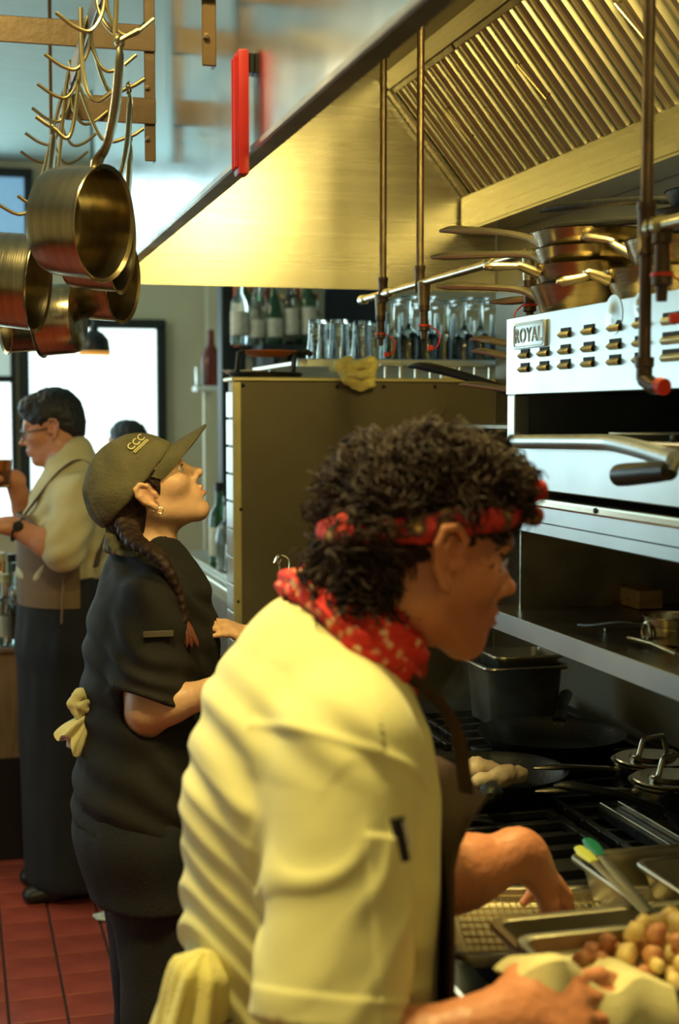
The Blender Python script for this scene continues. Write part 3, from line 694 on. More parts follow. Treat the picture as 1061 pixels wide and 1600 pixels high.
MB().bx(FX-0.034, FX-0.0305, yN, yE+0.03, zs-0.034, zs+0.001, 0.001).build('deck_lip', M['steel_sal'], un, smooth=False)
MB().bx(1.4405, 1.456, yN, yE+0.5, 0.93, z_low-0.01).build('back_panel', M['wall_k'], un, smooth=False)
for a, b in ((yE-0.03, yE-0.022),): MB().bx(FX+0.02, 1.44, a, b, zs, z_low-0.002).build('end_plate', M['steel_old'], un, smooth=False)
for yy in (yE+0.02, yN+0.1): MB().bx(1.38, 1.435, yy-0.012, yy+0.012, 0.93, zs-0.0065, 0.002).build('upright', M['steel_old'], un, smooth=False)
# things on the lower deck
o = thing('steel_bracket', 'upright steel plate with a hole standing on the lower overshelf', 'plate', (1.25, 2.3, zs))
b0 = PX(905, 942, 1.16); MB().box((1.16, b0.y, zs+0.041), (0.006, 0.075, 0.082), Matrix.Rotation(0.5, 3, 'Z'), 0.001).build('upright_plate', M['steel_h'], o, smooth=False)
MB().lathe([(0, 0.002), (0.006, 0.0015), (0.007, 0)], 10, PX(898, 890, 1.15)+V3((-0.012, 0, 0)), Matrix.Rotation(-PI/2, 3, 'Y')).build('hole_ring', M['black'], o)
MB().box((1.20, b0.y-0.03, zs+0.003), (0.10, 0.07, 0.006), Matrix.Rotation(0.5, 3, 'Z')).build('foot', M['steel_old'], o, smooth=False)
c0 = PX(942, 944, 1.24)
one(MB().lathe([(0, 0), (0.026, 0), (0.030, 0.07), (0.033, 0.072), (0.033, 0.076), (0.028, 0.074), (0.024, 0.004), (0, 0.004)], 20, (1.24, c0.y, zs)).build('steel_cup', M['steel_old'], None), 'brown steel cup at the back of the lower overshelf', 'cup')
b1 = PX(1000, 950, 1.22); one(MB().box((1.22, b1.y, zs+0.018), (0.05, 0.085, 0.034), None, 0.002).build('wood_block', M['wood'], None, False), 'pale wooden block lying on the lower overshelf', 'block')
# lidded pot lying at the edge with a ring handle
t = thing('small_saucepan', 'bronze coloured small pan with folded handle at the end of the overshelf', 'saucepan', (1.1, 1.95, zs))
c = PX(1056, 985, 1.06); c.z = zs+0.0005
MB().lathe([(0, 0), (0.035, 0), (0.045, 0.008), (0.048, 0.045), (0.051, 0.046), (0.049, 0.048), (0.044, 0.010), (0, 0.004)], 26, c).build('pan_body', M['pan'], t)
MB().tube(spline([c+V3((-0.046, 0.012, 0.034)), c+V3((-0.07, 0.04, 0.034)), c+V3((-0.085, 0.11, 0.020)), c+V3((-0.08, 0.17, 0.012))], 6), 0.0065, 8, 0.5).build('handle', M['black'], t)
MB().tube(arc(c+V3((-0.049, 0.0, 0.024)), 0.014, 0, 2*PI, 14, (0, 1, 0), (0, 0, 1)), 0.003, 6).build('ring', M['pan'], t)
t = thing('ladle', 'steel ladle resting with its handle over the overshelf edge', 'ladle', (1.05, 2.1, zs))
a0, a1 = PX(985, 984, 1.0), PX(1060, 996, 1.0); a0.z = zs+0.012; a1.z = zs+0.010
MB().tube([a0, a0+(a1-a0)*0.5+V3((0, 0, 0.003)), a1], [0.007, 0.005, 0.006], 8, 0.6).build('handle', M['pan'], t)
MB().lathe([(0, 0), (0.02, 0.003), (0.03, 0.018), (0.028, 0.018), (0.018, 0.005), (0, 0.003)], 18, a1+V3((0.01, -0.03, -0.009))).build('bowl', M['pan'], t)
t = thing('tongs', 'dark tongs lying across the lower overshelf', 'tongs', (1.1, 2.2, zs))
for dz in (0, 0.010):
    MB().tube([V3((1.02, PX(945, 966, 1.02).y, zs+0.004+dz)), V3((1.10, 2.10, zs+0.006+dz)), V3((1.16, 1.98, zs+0.008))], [0.006, 0.005, 0.004], 8, 0.5).build('tong_arm', M['steel_old'], t)

# ================================================================== pans piled on the broiler
def make_skillet(r, dep, hl, bm, hm, name, label, cat='frying pan', group=None, rise=0.35, eye=True, hw=0.0088, flat=0.75):
    t = thing(name, label, cat, (0, 0, 0), group)
    prof = [(0, 0), (r*0.74, 0), (r*0.80, 0.003), (r*0.97, dep*0.85), (r, dep), (r+0.003, dep+0.001), (r-0.002, dep-0.001), (r*0.95, dep*0.8), (r*0.77, 0.006), (r*0.70, 0.003), (0, 0.003)]
    MB().lathe(prof, 32, cap=False).build('pan_body', bm, t)
    pts = [(r*0.95, 0, dep*0.72), (r+0.03, 0, dep+0.012*rise), (r+hl*0.4, 0, dep+hl*0.4*rise), (r+hl*0.85, 0, dep+hl*0.72*rise), (r+hl, 0, dep+hl*0.74*rise)]
    w = [hw*1.5, hw*1.05, hw, hw*1.25, hw*0.45]
    MB().tube(spline(pts, 4), [float(np.interp(k, range(len(w)), w)) for k in np.linspace(0, len(w)-1, 17)], 10, flat=flat).build('handle', hm, t)
    for s in (-1, 1): MB().lathe([(0, 0.003), (0.003, 0.002), (0.004, 0)], 8, (r*0.93, s*0.008, dep*0.66)).build('rivet', M['steel_old'], t)
    return t
def setm(t, c, yaw, tx=0.0, ty=0.0):
    t.matrix_basis = Matrix.Translation(c) @ Matrix.Rotation(yaw, 4, 'Z') @ Matrix.Rotation(ty, 4, 'Y') @ Matrix.Rotation(tx, 4, 'X')
def aim_skillet(r, dep, hl, bm, hm, label, c, tip, **kw):
    """pan centre c on its support, handle pointing at tip"""
    c = V3(c); tip = V3(tip); d = tip-c; L = math.hypot(d.x, d.y); hl = max(0.08, L-r); rise = (d.z-dep)/(hl*0.74)
    t = make_skillet(r, dep, hl, bm, hm, 'frying_pan', label, rise=rise, **kw); setm(t, c, math.atan2(d.y, d.x)); return t
PP = M['pan']; GR = 'frying pans piled on the broiler'
cB = V3((1.075, 2.305, ZT))
aim_skillet(0.105, 0.048, 0.2, PP, M['pan_h'], 'bottom pan of the pile, its long handle pointing lowest at the hood end', cB, PX(683, 448, 0.88), group=GR)
aim_skillet(0.102, 0.048, 0.2, PP, M['pan_h'], 'second pan of the pile with a handle crossing in front of the pipe', cB+V3((0.0, -0.006, 0.034)), PX(756, 416, 0.88), group=GR)
aim_skillet(0.100, 0.048, 0.2, PP, M['pan_h'], 'third pan of the pile, slim handle pointing at the drop pipes', cB+V3((0.004, 0.0, 0.064)), PX(674, 402, 0.88), group=GR)
aim_skillet(0.098, 0.048, 0.2, PP, M['pan_h'], 'top pan of the pile, its handle raised highest', cB+V3((0.0, 0.008, 0.094)), PX(688, 361, 0.90), group=GR)
c2 = V3((1.105, 2.085, ZT))
aim_skillet(0.098, 0.055, 0.2, PP, M['pan_h'], 'lower pan of the nearer pile behind the iron pipe', c2, PX(880, 440, 0.94), group=GR)
aim_skillet(0.094, 0.055, 0.2, PP, M['pan_h'], 'nearer pan whose short handle stands up steeply', c2+V3((0.02, -0.02, 0.045)), PX(908, 372, 1.02), group=GR)
aim_skillet(0.085, 0.04, 0.2, M['black'], M['black'], 'black pan on the nearer pile with its dark handle held level', c2+V3((0.03, -0.06, 0.100)), PX(852, 358, 1.0), group=GR)
aim_skillet(0.080, 0.04, 0.2, M['black'], M['black'], 'topmost black pan, looped handle end against the grease gutter', c2+V3((0.05, -0.07, 0.132)), PX(845, 330, 1.06), group=GR)
aim_skillet(0.090, 0.06, 0.2, PP, M['pan_h'], 'pan at the back of the broiler top, hidden but for its rim and stub', V3((1.29, 2.33, ZT)), PX(766, 472, 1.02), group=GR)
# pans on the wall shelf behind the broiler
zs2 = 1.60
ws = thing('wall_shelf', 'dark wall shelf behind the far end of the broiler', 'shelf', (1.3, 2.9, zs2))
MB().bx(1.16, 1.497, yE+0.06, 3.45, zs2-0.008, zs2).build('shelf_board', M['steel_old'], ws, smooth=False)
for yy in (2.75, 3.3): MB().bx(1.20, 1.495, yy-0.006, yy+0.006, zs2-0.06, zs2-0.0085).build('bracket', M['steel_old'], ws, smooth=False)
G2 = 'pans on the wall shelf'
for k, (px, py, z, dx, lab) in enumerate(((735, 530, 0.09, 0.0, 'upper pan on the wall shelf, handle tip just below the glasses'), (738, 549, 0.055, -0.01, 'middle pan on the wall shelf with a dark bronze handle tip'), (718, 601, 0.0, 0.01, 'lowest pan on the wall shelf, bright handle tip over the panel'))):
    aim_skillet(0.095, 0.04, 0.2, PP, M['pan_h'], lab, V3((1.31+dx, 2.68-0.01*k, zs2+z)), PX(px, py, 1.10), group=G2)
aim_skillet(0.09, 0.04, 0.2, M['black'], M['black'], 'black iron pan on the wall shelf, long handle crossing the splash panel', V3((1.33, 2.92, zs2)), PX(640, 573, 1.12), group=G2, hw=0.013)

# ================================================================== the range
RZ0 = 0.92; RX0 = 0.60; RY0, RY1 = 0.9, 3.30
rg = thing('range', 'long black commercial gas range under the hood', 'range', (1.0, 2.2, 0))
MB().bx(RX0+0.02, 1.436, RY0, RY1, 0.12, RZ0-0.02, 0.004).build('body', M['steel_old'], rg, smooth=False)
for x in (RX0+0.08, 1.36):
    for yy in (RY0+0.08, RY1-0.08, 2.1): MB().lathe([(0, 0), (0.03, 0), (0.02, 0.03), (0.02, 0.12), (0, 0.12)], 12, (x, yy, 0)).build('leg', M['steel_old'], rg)
MB().bx(RX0+0.03, 1.434, RY0, RY1, RZ0-0.02, RZ0-0.004).build('cooktop', M['cavity'], rg, smooth=False)
MB().bx(RX0-0.02, RX0+0.03, RY0, RY1, RZ0-0.025, RZ0-0.001, 0.004).build('front_ledge', M['steel_h'], rg, smooth=False)
gm = MB()
for k in range(5): gm.box((0, -0.14+k*0.07, -0.006), (0.36, 0.012, 0.014), None, 0.002)
for k in (-0.17, 0.17): gm.box((k, 0, -0.006), (0.014, 0.34, 0.014), None, 0.002)
gm.lathe([(0.05, -0.013), (0.07, -0.013), (0.07, -0.001), (0.05, -0.001)], 18, (0, 0, 0), cap=False)
gm = gm.mesh('grate', M['black'], False)
for x in (RX0+0.22, RX0+0.60):
    for k in range(5): 
        o = link('grate', gm, rg); o.matrix_parent_inverse = Matrix.Translation(-V3(rg['bx'])); o.location = (x, 1.22+k*0.38+0.22, RZ0+0.012)
for k in range(10):
    MB().lathe([(0, 0.028), (0.014, 0.028), (0.019, 0.0), (0, 0)], 14, (RX0+0.02, RY0+0.15+k*0.22, 0.82), Matrix.Rotation(-PI/2, 3, 'Y')).build('knob', M['black_pl'], rg)
for yy in (1.5, 2.7):
    dd = MB().bx(RX0-0.002, RX0+0.02, yy-0.5, yy+0.5, 0.22, 0.74, 0.004).build('oven_door', M['steel_old'], rg, False)
    MB().tube([(RX0-0.012, yy-0.42, 0.70), (RX0-0.03, yy-0.40, 0.70), (RX0-0.03, yy+0.40, 0.70), (RX0-0.012, yy+0.42, 0.70)], 0.009, 10).build('door_handle', M['steel_h'], dd)
GZ = RZ0+0.0135     # top of the grates
# griddle plate with bright edges, right of the burners
gx0 = PZ(935, 1256, 0.955).x; gy1 = PZ(935, 1256, 0.955).y
gd = thing('griddle', 'black griddle with thin bright steel edges at the back of the range', 'griddle', (1.25, 1.9, GZ))
MB().bx(gx0, 1.40, gy1-0.78, gy1, GZ+0.0005, GZ+0.014).build('griddle_plate', M['black'], gd, smooth=False)
for x in (gx0+0.002, gx0+0.036): MB().bx(x, x+0.004, gy1-0.78, gy1, GZ+0.0145, GZ+0.024, 0.001).build('edge_rail', M['steel_h'], gd, smooth=False)
# black skillet with two pale pieces
sc_ = PZ(770, 1196, 0.985); sc_.z = GZ
sk = make_skillet(0.135, 0.045, 0.17, M['black'], M['black'], 'skillet', 'large black iron skillet smoking on the burner with two pale pieces in it', rise=0.25, hw=0.016, flat=0.8)
tip = PZ(776, 1216, 1.03); d = tip-sc_; setm(sk, sc_, math.radians(-112))
def lump(name, pts, rs, m, label, cat, group=None, amp=0.004):
    P = [V3(p) for p in pts]; lo = [min(p[i] for p in P)-max(rs)-0.01 for i in range(3)]; hi = [max(p[i] for p in P)+max(rs)+0.01 for i in range(3)]
    v = Vox(lo, hi, 0.004); v.path(P, rs, 0.015)
    me = v.mesh(name, m, 2, disp=lambda V, N: amp*vnoise(V, 45)+amp*0.5*vnoise(V, 110, 3))
    return one(link(name, me), label, cat, group)
s0 = sc_+V3((0, 0, 0.022))
lump('chicken_piece', [s0+V3((-0.048, 0.050, 0.004)), s0+V3((-0.012, 0.056, 0.012)), s0+V3((0.026, 0.052, 0.006))], [0.014, 0.018, 0.015], M['chicken'], 'upper pale piece of meat frying at the back of the black skillet', 'meat')
lump('chicken_piece', [s0+V3((-0.030, -0.002, 0.002)), s0+V3((0.02, 0.004, 0.008)), s0+V3((0.062, 0.012, 0.004))], [0.013, 0.017, 0.015], M['chicken'], 'lower pale piece of meat in the black skillet, behind its handle', 'meat')
# wire hook tool standing in a steel crock at the far end of the range
ck = PD(446, 1010, 3.2); ck.z = GZ
one(MB().lathe([(0, 0), (0.045, 0), (0.048, 0.004), (0.052, 0.16), (0.055, 0.161), (0.053, 0.164), (0.049, 0.158), (0.045, 0.008), (0, 0.006)], 24, ck, cap=False).build('utensil_crock', M['steel_old'], None), 'steel utensil crock at the far front corner of the range', 'crock')
ht = thing('wire_skimmer', 'hooked wire tool with a copper handle standing up behind the chef', 'utensil', ck+V3((0, 0, 0.01)))
h0 = PD(443, 915, 3.2); h1 = PD(441, 897, 3.2)
MB().tube([ck+V3((0.012, 0, 0.012)), h0, h1], [0.006, 0.0085, 0.0085], 10).build('handle', M['orange'] if False else mat('copper_handle', (0.30, 0.085, 0.05), 0.4, 0.5, var=0.2), ht)
MB().tube(spline([PD(437, 898, 3.2), PD(436, 885, 3.2), PD(433, 875, 3.2), PD(440, 868, 3.2), PD(451, 874, 3.2), PD(452, 890, 3.2), PD(449, 898, 3.2)], 6), 0.0022, 6).build('wire_loop', M['steel_h'], ht)
MB().tube(spline([PD(436, 882, 3.2), PD(441, 871, 3.18), PD(434, 868, 3.16), PD(428, 880, 3.15)], 6), 0.0022, 6).build('wire_hook', M['steel_h'], ht)
# big low pan behind, barely lit
b0 = PZ(850, 1150, 0.99); sk2 = make_skillet(0.15, 0.04, 0.16, M['black'], M['black'], 'skillet', 'wide black pan on the rear burner behind the smoking skillet', rise=0.2, hw=0.012); setm(sk2, V3((b0.x+0.06, b0.y+0.10, GZ)), math.radians(60))
# steel insert pans at the end of the range
def gastro(name, label, cat, cx, cy, z, w, l, h, rot, m, rim=0.012, group=None, taper=0.9, fillet=0.018):
    """straight-sided steel food pan with rolled rim, open at the top"""
    t = thing(name, label, cat, (0, 0, 0), group)
    def rr(a, b, z, rad, n=5):
        out = []
        for sx, sy, a0 in ((1, 1, 0), (-1, 1, PI/2), (-1, -1, PI), (1, -1, 1.5*PI)):
            for k in range(n): th = a0+PI/2*k/(n-1); out.append(V3((sx*(a-rad)+rad*math.cos(th), sy*(b-rad)+rad*math.sin(th), z)))
        return out
    a, b = w/2, l/2; ia, ib = a-rim, b-rim; ta, tb = ia*taper, ib*taper
    r = fillet
    MB().rings([rr(ta-0.01, tb-0.01, 0, r), rr(ta, tb, 0.006, r), rr(ia, ib, h-0.004, r), rr(ia+0.001, ib+0.001, h, r)], cap1=False).rings([rr(ia-0.002, ib-0.002, h, r), rr(ta-0.002, tb-0.002, 0.008, r), rr(ta-0.012, tb-0.012, 0.003, r)], cap0=False).build('pan_shell', m, t)
    MB().rings([rr(ia-0.002, ib-0.002, h+0.0005, r), rr(ia+0.001, ib+0.001, h+0.002, r), rr(a-0.002, b-0.002, h+0.002, r+0.004), rr(a, b, h-0.001, r+0.005), rr(a-0.001, b-0.001, h-0.006, r+0.005)], cap0=False, cap1=False).build('rim', m, t)
    t.matrix_basis = Matrix.Translation((cx, cy, z)) @ Matrix.Rotation(rot, 4, 'Z')
    return t
g0 = PZ(795, 1130, GZ)
gastro('food_pan', 'deep square steel food pan standing at the far end of the range', 'food pan', g0.x+0.02, g0.y+0.02, GZ, 0.20, 0.18, 0.135, 0.0, M['steel_old'])
gastro('food_pan', 'shallow square steel pan nested in the deep one at the far end', 'food pan', g0.x+0.035, g0.y+0.03, GZ+0.095, 0.165, 0.15, 0.060, 0.0, M['steel_old'], rim=0.008)
# lidded pots on the right
def pot(label, px, py, r, h, handle_yaw, hl):
    c = PZ(px, py, GZ+h); c.z = GZ
    t = thing('lidded_saucepan', label, 'saucepan', c, 'lidded saucepans on the back burners')
    MB().lathe([(0, 0), (r*0.9, 0), (r*0.98, 0.01), (r, h*0.9), (r+0.006, h), (r+0.006, h+0.003), (r-0.003, h), (r*0.95, 0.012), (0, 0.004)], 32, c, cap=False).build('pan_body', M['pan'], t)
    lid = MB().lathe([(0, h+0.010), (r*0.55, h+0.009), (r*0.62, h+0.004), (r*0.98, h+0.0035), (r, h+0.006), (r*0.98, h+0.008), (r*0.62, h+0.008), (r*0.55, h+0.014), (0, h+0.015)], 32, c, cap=False).build('lid', M['pan'], t)
    a = math.radians(20); dx = V3((math.cos(a), math.sin(a), 0)); z0 = V3((0, 0, h+0.012))
    L = r*0.55
    MB().tube(spline([c-dx*(L+0.016)+z0, c-dx*L+z0+V3((0, 0, 0.002)), c-dx*L*0.72+z0+V3((0, 0, 0.028)), c-dx*L*0.5+z0+V3((0, 0, 0.033)), c+dx*L*0.5+z0+V3((0, 0, 0.033)), c+dx*L*0.72+z0+V3((0, 0, 0.028)), c+dx*L+z0+V3((0, 0, 0.002)), c+dx*(L+0.016)+z0], 5), 0.0048, 8).build('lid_handle', M['steel_h'], lid)
    hd = V3((math.cos(handle_yaw), math.sin(handle_yaw), 0))
    MB().tube(spline([c+hd*(r-0.003)+V3((0, 0, h*0.75)), c+hd*(r+0.03)+V3((0, 0, h*0.8)), c+hd*(r+hl*0.6)+V3((0, 0, h*0.86)), c+hd*(r+hl)+V3((0, 0, h*0.84))], 6), [0.010]*6+[0.009]*6+[0.010]*4+[0.008, 0.006, 0.003], 8, 0.55).build('handle', M['steel_old'], t)
pot('farther lidded steel saucepan on the back burner with looped lid handle', 1020, 1190, 0.070, 0.055, math.radians(168), 0.15)
pot('nearer lidded steel saucepan on the back burner, partly cut by the frame', 1052, 1222, 0.070, 0.062, math.radians(170), 0.17)
t = make_skillet(0.10, 0.04, 0.17, M['black'], M['black'], 'frying_pan', 'black frying pan on the griddle with its handle pointing into the range', rise=0.25); c = PZ(1075, 1305, GZ+0.02); setm(t, V3((c.x+0.06, c.y, GZ+0.0245)), math.radians(165))

# ================================================================== pans and trays by the chef
# hotel pans
zt = RZ0+0.085; q = PZ(884, 1332, zt+0.002)
hpx0, hpy1 = q.x, q.y
gastro('hotel_pan', 'steel hotel pan holding a smaller pan and tongs beside the chef', 'food pan', hpx0+0.17, hpy1-0.135, GZ, 0.34, 0.27, zt-GZ, 0.0, M['alu'])
gastro('food_pan', 'smaller steel pan sitting inside the hotel pan beside the tongs', 'food pan', hpx0+0.20, hpy1-0.140, GZ+0.020, 0.24, 0.20, zt-GZ-0.024, 0.0, M['alu'], rim=0.008)
t = thing('tongs', 'steel tongs with yellow and green tips lying across the hotel pan', 'tongs', q)
ta, tb = PZ(905, 1325, zt+0.022), PZ(1015, 1428, zt+0.010)
for k, (m_, dx) in enumerate(((M['yelgreen'], V3((0, 0, 0))), (M['green'], V3((0.018, 0.012, 0.006))))):
    a = ta+dx; b = tb+dx*0.1; mid = a.lerp(b, 0.55)
    MB().tube([a.lerp(b, 0.22), mid, b], [0.006, 0.008, 0.009], 8, 0.35).build('tong_arm', M['steel_h'], t)
    MB().tube([a, a.lerp(b, 0.10), a.lerp(b, 0.24)], [0.008, 0.012, 0.007], 8, 0.5).build('scalloped_tip', m_, t)
# sheet tray with wire rack
def sheet_tray(name, label, cx, cy, z, w, l, rot, m, group=None): return gastro(name, label, 'tray', cx, cy, z, w, l, 0.024, rot, m, rim=0.010, group=group, taper=0.965, fillet=0.02)
r1, r2, r3 = PZ(727, 1402, 0.96), PZ(880, 1394, 0.96), PZ(735, 1510, 0.96)
wx, wy = RX0+0.165, (r1.y+r3.y)/2+0.01
sheet_tray('sheet_tray', 'aluminium sheet tray with a wire cooling rack at the front of the range', wx, wy, GZ, 0.33, 0.26, math.radians(-14), M['alu'])
rk = thing('cooling_rack', 'crossed wire cooling rack lying in the sheet tray', 'rack', (0, 0, 0))
mb = MB()
for k in range(30): x = -0.138+k*0.276/29; mb.tube([(x, -0.103, 0), (x, 0.103, 0)], 0.0011, 5)
mb.build('cross_wires', M['hook'], rk)
for k in range(9): y_ = -0.103+k*0.206/8; MB().tube([(-0.138, y_, 0.0022), (0.138, y_, 0.0022)], 0.0014, 5).build('long_wire', M['hook'], rk)
for sx in (-0.12, 0.12):
    for sy in (-0.09, 0.09): MB().tube([(sx, sy, 0.0), (sx, sy, -0.0125)], 0.0014, 5).build('foot', M['hook'], rk)
rk.matrix_basis = Matrix.Translation((wx, wy, GZ+0.018)) @ Matrix.Rotation(math.radians(-14), 4, 'Z')
# trays held at the front: lower dark pan and upper tray of potatoes
TRZ = 1.010
t0 = PZ(795, 1462, TRZ+0.026); TW, TL = 0.31, 0.185
TRX, TRY, TRR = t0.x+TW/2, t0.y-TL/2, 0.0
u0 = PZ(756, 1437, TRZ-0.006)
gastro('hotel_pan', 'deep steel pan standing under the potato tray', 'food pan', u0.x+0.19, u0.y-0.118, GZ, 0.38, 0.235, TRZ-GZ-0.006, 0.0, M['alu'])
sheet_tray('sheet_tray', 'aluminium tray piled with diced roast potatoes held by the chef', TRX, TRY, TRZ, TW, TL, TRR, M['alu'])
# each potato cube
pms = []
for s in range(7):
    bm_ = bmesh.new(); bmesh.ops.create_icosphere(bm_, subdivisions=2, radius=0.0125)
    for v in bm_.verts:
        q_ = v.co.normalized(); mx_ = max(abs(q_.x), abs(q_.y), abs(q_.z)); v.co = q_*0.0125*(0.72+0.28/mx_)*(1+0.12*math.sin(5*q_.x+s)+0.10*math.cos(4*q_.y+2*s))
        v.co.x *= 1.0+0.25*math.sin(s*2.1); v.co.z *= 0.85+0.1*math.cos(s)
    me = bpy.data.meshes.new('potato_cube'); bm_.to_mesh(me); bm_.free(); me.materials.append(M['potato'] if s % 5 in (0, 2, 4) else M['potato_r'])
    me.polygons.foreach_set('use_smooth', [True]*len(me.polygons)); pms.append(me)
random.seed(11); cnt = 0; placed = []
Rz = Matrix.Rotation(TRR, 3, 'Z')
for layer in range(3):
    for tr in range(1500):
        u, v = random.uniform(-0.095, 0.135), random.uniform(-0.068, 0.068)
        e = ((u-0.015)/0.112)**2+((v)/0.072)**2
        if e > 1-0.30*layer: continue
        p = V3((u, v, 0.0145+layer*0.0185))
        if any((p-q_).length < 0.0225 for q_ in placed): continue
        placed.append(p)
placed.append(V3((-0.092, 0.030, 0.0145)))
for p in placed:
    o = link('potato_cube', random.choice(pms)); o.location = V3((TRX, TRY, TRZ)) + Rz @ p
    o.rotation_euler = (random.uniform(0, 6), random.uniform(0, 6), random.uniform(0, 6)); sc1 = random.uniform(0.85, 1.08); o.scale = (sc1,)*3
    gold = o.data.materials[0] is M['potato']; tag(o, 'golden roast potato cube in the heap on the tray' if gold else 'red skinned potato cube in the heap on the tray', 'potato', 'golden potato cubes on the tray' if gold else 'red skinned potato cubes on the tray')
o['label'] = 'single potato cube lying apart from the heap on the tray'
# ================================================================== on and behind the low partition
zp = PWZ
sh = thing('glass_shelf', 'steel shelf of glasses on top of the low partition', 'shelf', (1.1, 4.2, zp))
SZ = PY(545, 566, 4.15).z
MB().bx(PWX+0.22, XK+0.9, 4.00, 4.62, SZ-0.016, SZ-0.002, 0.003).build('shelf_board', M['steel_h'], sh, smooth=False)
MB().bx(PWX+0.22, XK+0.9, 3.985, 3.999, SZ-0.022, SZ+0.004, 0.003).build('shelf_edge', M['steel_sal'], sh, smooth=False)
for x in (0.97, 1.55, 2.3): MB().bx(x, x+0.02, 4.45, 4.47, 0, SZ-0.0165).build('leg', M['steel_old'], sh, smooth=False)
def glass_mesh(kind):
    if kind == 0:   # stackable tumbler standing upside down
        r, h = 0.036, 0.125; p = [(r*0.72, h), (r*0.75, h*0.98), (r*0.82, h*0.7), (r*0.80, h*0.64), (r*0.92, h*0.3), (r, 0.002), (r, 0), (r-0.002, 0.002), (r*0.88, h*0.3), (r*0.74, h*0.9), (0, h*0.88)]
        p = [(0, h)]+p
    elif kind == 1: # stemmed glass upside down
        r, h = 0.034, 0.20; p = [(0, h), (r, h-0.001), (r*0.9, h-0.004), (0.006, h-0.012), (0.0045, h*0.6), (0.01, h*0.54), (r*1.05, h*0.36), (r*1.1, h*0.2), (r*0.95, 0.0), (r*0.90, 0.001), (r*1.04, h*0.2), (r*0.98, h*0.36), (0, h*0.5)]
    else:           # straight highball
        r, h = 0.033, 0.15; p = [(0, 0), (r*0.9, 0), (r*0.92, 0.004), (r, h), (r-0.002, h), (r*0.88, 0.012), (0, 0.010)]
    return MB().lathe(p, 18, cap=False).mesh('glass_body', M['glass'])
GM = [glass_mesh(k) for k in range(3)]
def glass(kind, x, y, z, label, group, nm):
    o = link(nm, GM[kind]); o.location = (x, y, z); o.rotation_euler = (0, 0, random.uniform(0, 6)); return tag(o, label, 'glass', group)
# dishes of tumblers by the rag
for k, (px, y) in enumerate(((497, 4.12), (530, 4.10), (566, 4.14), (512, 4.26), (548, 4.27), (583, 4.24), (498, 4.42), (532, 4.41), (566, 4.42))):
    p = PY(px, 565, y); glass(0, p.x, y, SZ-0.0015, 'clear upturned tumbler, %s of the %s row behind the yellow rag' % (('left one', 'middle one', 'right one')[k % 3], ('front', 'second', 'back')[k//3]), 'tumblers on the partition shelf', 'tumbler')
k = 0
for ir, y in enumerate((4.12, 4.25, 4.38, 4.51)):
    for ic, px in enumerate((612, 640, 668, 697, 725, 753, 781, 809)):
        p = PY(px+random.uniform(-4, 4), 570, y); 
        if p.x > XK+0.85: continue
        kind = 1 if k % 3 else 2; k += 1
        glass(kind, p.x, y, SZ-0.0015, 'clear %s glass, %s from the rag in the %s row before the broiler' % ('stemmed' if kind == 1 else 'straight', ('first', 'second', 'third', 'fourth', 'fifth', 'sixth', 'seventh', 'eighth')[ic], ('front', 'second', 'third', 'back')[ir]), 'glasses between rag and broiler', 'stem_glass' if kind == 1 else 'highball_glass')
# steel tray edge in front of the glasses
o0, o1 = PY(592, 575, 3.90), PY(706, 566, 3.90)
dr = thing('drain_rack', 'low steel rack of rods under the glasses beside the rag', 'rack', (o0.x, 3.9, zp))
MB().bx(o0.x, o1.x+0.3, 3.875, 3.945, zp+0.034, zp+0.042, 0.002).build('rack_top', M['steel_sal'], dr, smooth=False)
for k in range(8): x = o0.x+0.012+k*0.045; MB().bx(x, x+0.006, 3.88, 3.888, zp+0.0003, zp+0.0335).build('rack_rod', M['steel_h'], dr, smooth=False)
bq = PY(690, 577, 3.87); one(MB().bx(bq.x, bq.x+0.04, 3.855, 3.873, zp+0.0003, zp+0.033, 0.002).build('card_box', M['paper'], None, False), 'small cream box beside the drain rack on the partition', 'box')
# orange pan on a black stand
c = PY(418, 575, 3.92)
st = thing('pan_stand', 'black iron stand holding an orange pan at the partition corner', 'stand', (c.x, 3.92, zp))
MB().lathe([(0, 0), (0.10, 0), (0.108, 0.012), (0.10, 0.016), (0, 0.012)], 28, (c.x, 3.945, zp+0.0003), Matrix.Diagonal((1.0, 0.6, 1))).build('base_dish', M['black'], st)
for dx in (-0.085, 0.075): MB().tube([(c.x+dx, 3.93, zp+0.012), (c.x+dx+0.006, 3.93, zp+0.07), (c.x+dx+0.02, 3.93, zp+0.075)], 0.008, 8).build('upright', M['black'], st)
t = thing('orange_pan', 'shallow orange enamel pan resting on the black stand', 'pan', (c.x, 3.93, zp))
MB().lathe([(0, 0), (0.05, 0.002), (0.078, 0.016), (0.082, 0.017), (0.076, 0.019), (0.048, 0.005), (0, 0.004)], 26, (c.x+0.01, 3.945, zp+0.058), Matrix.Diagonal((1.0, 0.8, 1))).build('pan_body', M['orange'], t)
MB().tube([(c.x+0.08, 3.94, zp+0.072), (c.x+0.115, 3.93, zp+0.074), (c.x+0.13, 3.93, zp+0.066)], 0.009, 8).build('handle', M['black'], t)
MB().lathe([(0, 0.0), (0.055, 0.0), (0.07, 0.010), (0.068, 0.011), (0, 0.003)], 26, (c.x-0.05, 3.99, zp+0.012), Matrix.Diagonal((1.0, 0.5, 1))).build('white_dish', M['white'], st)
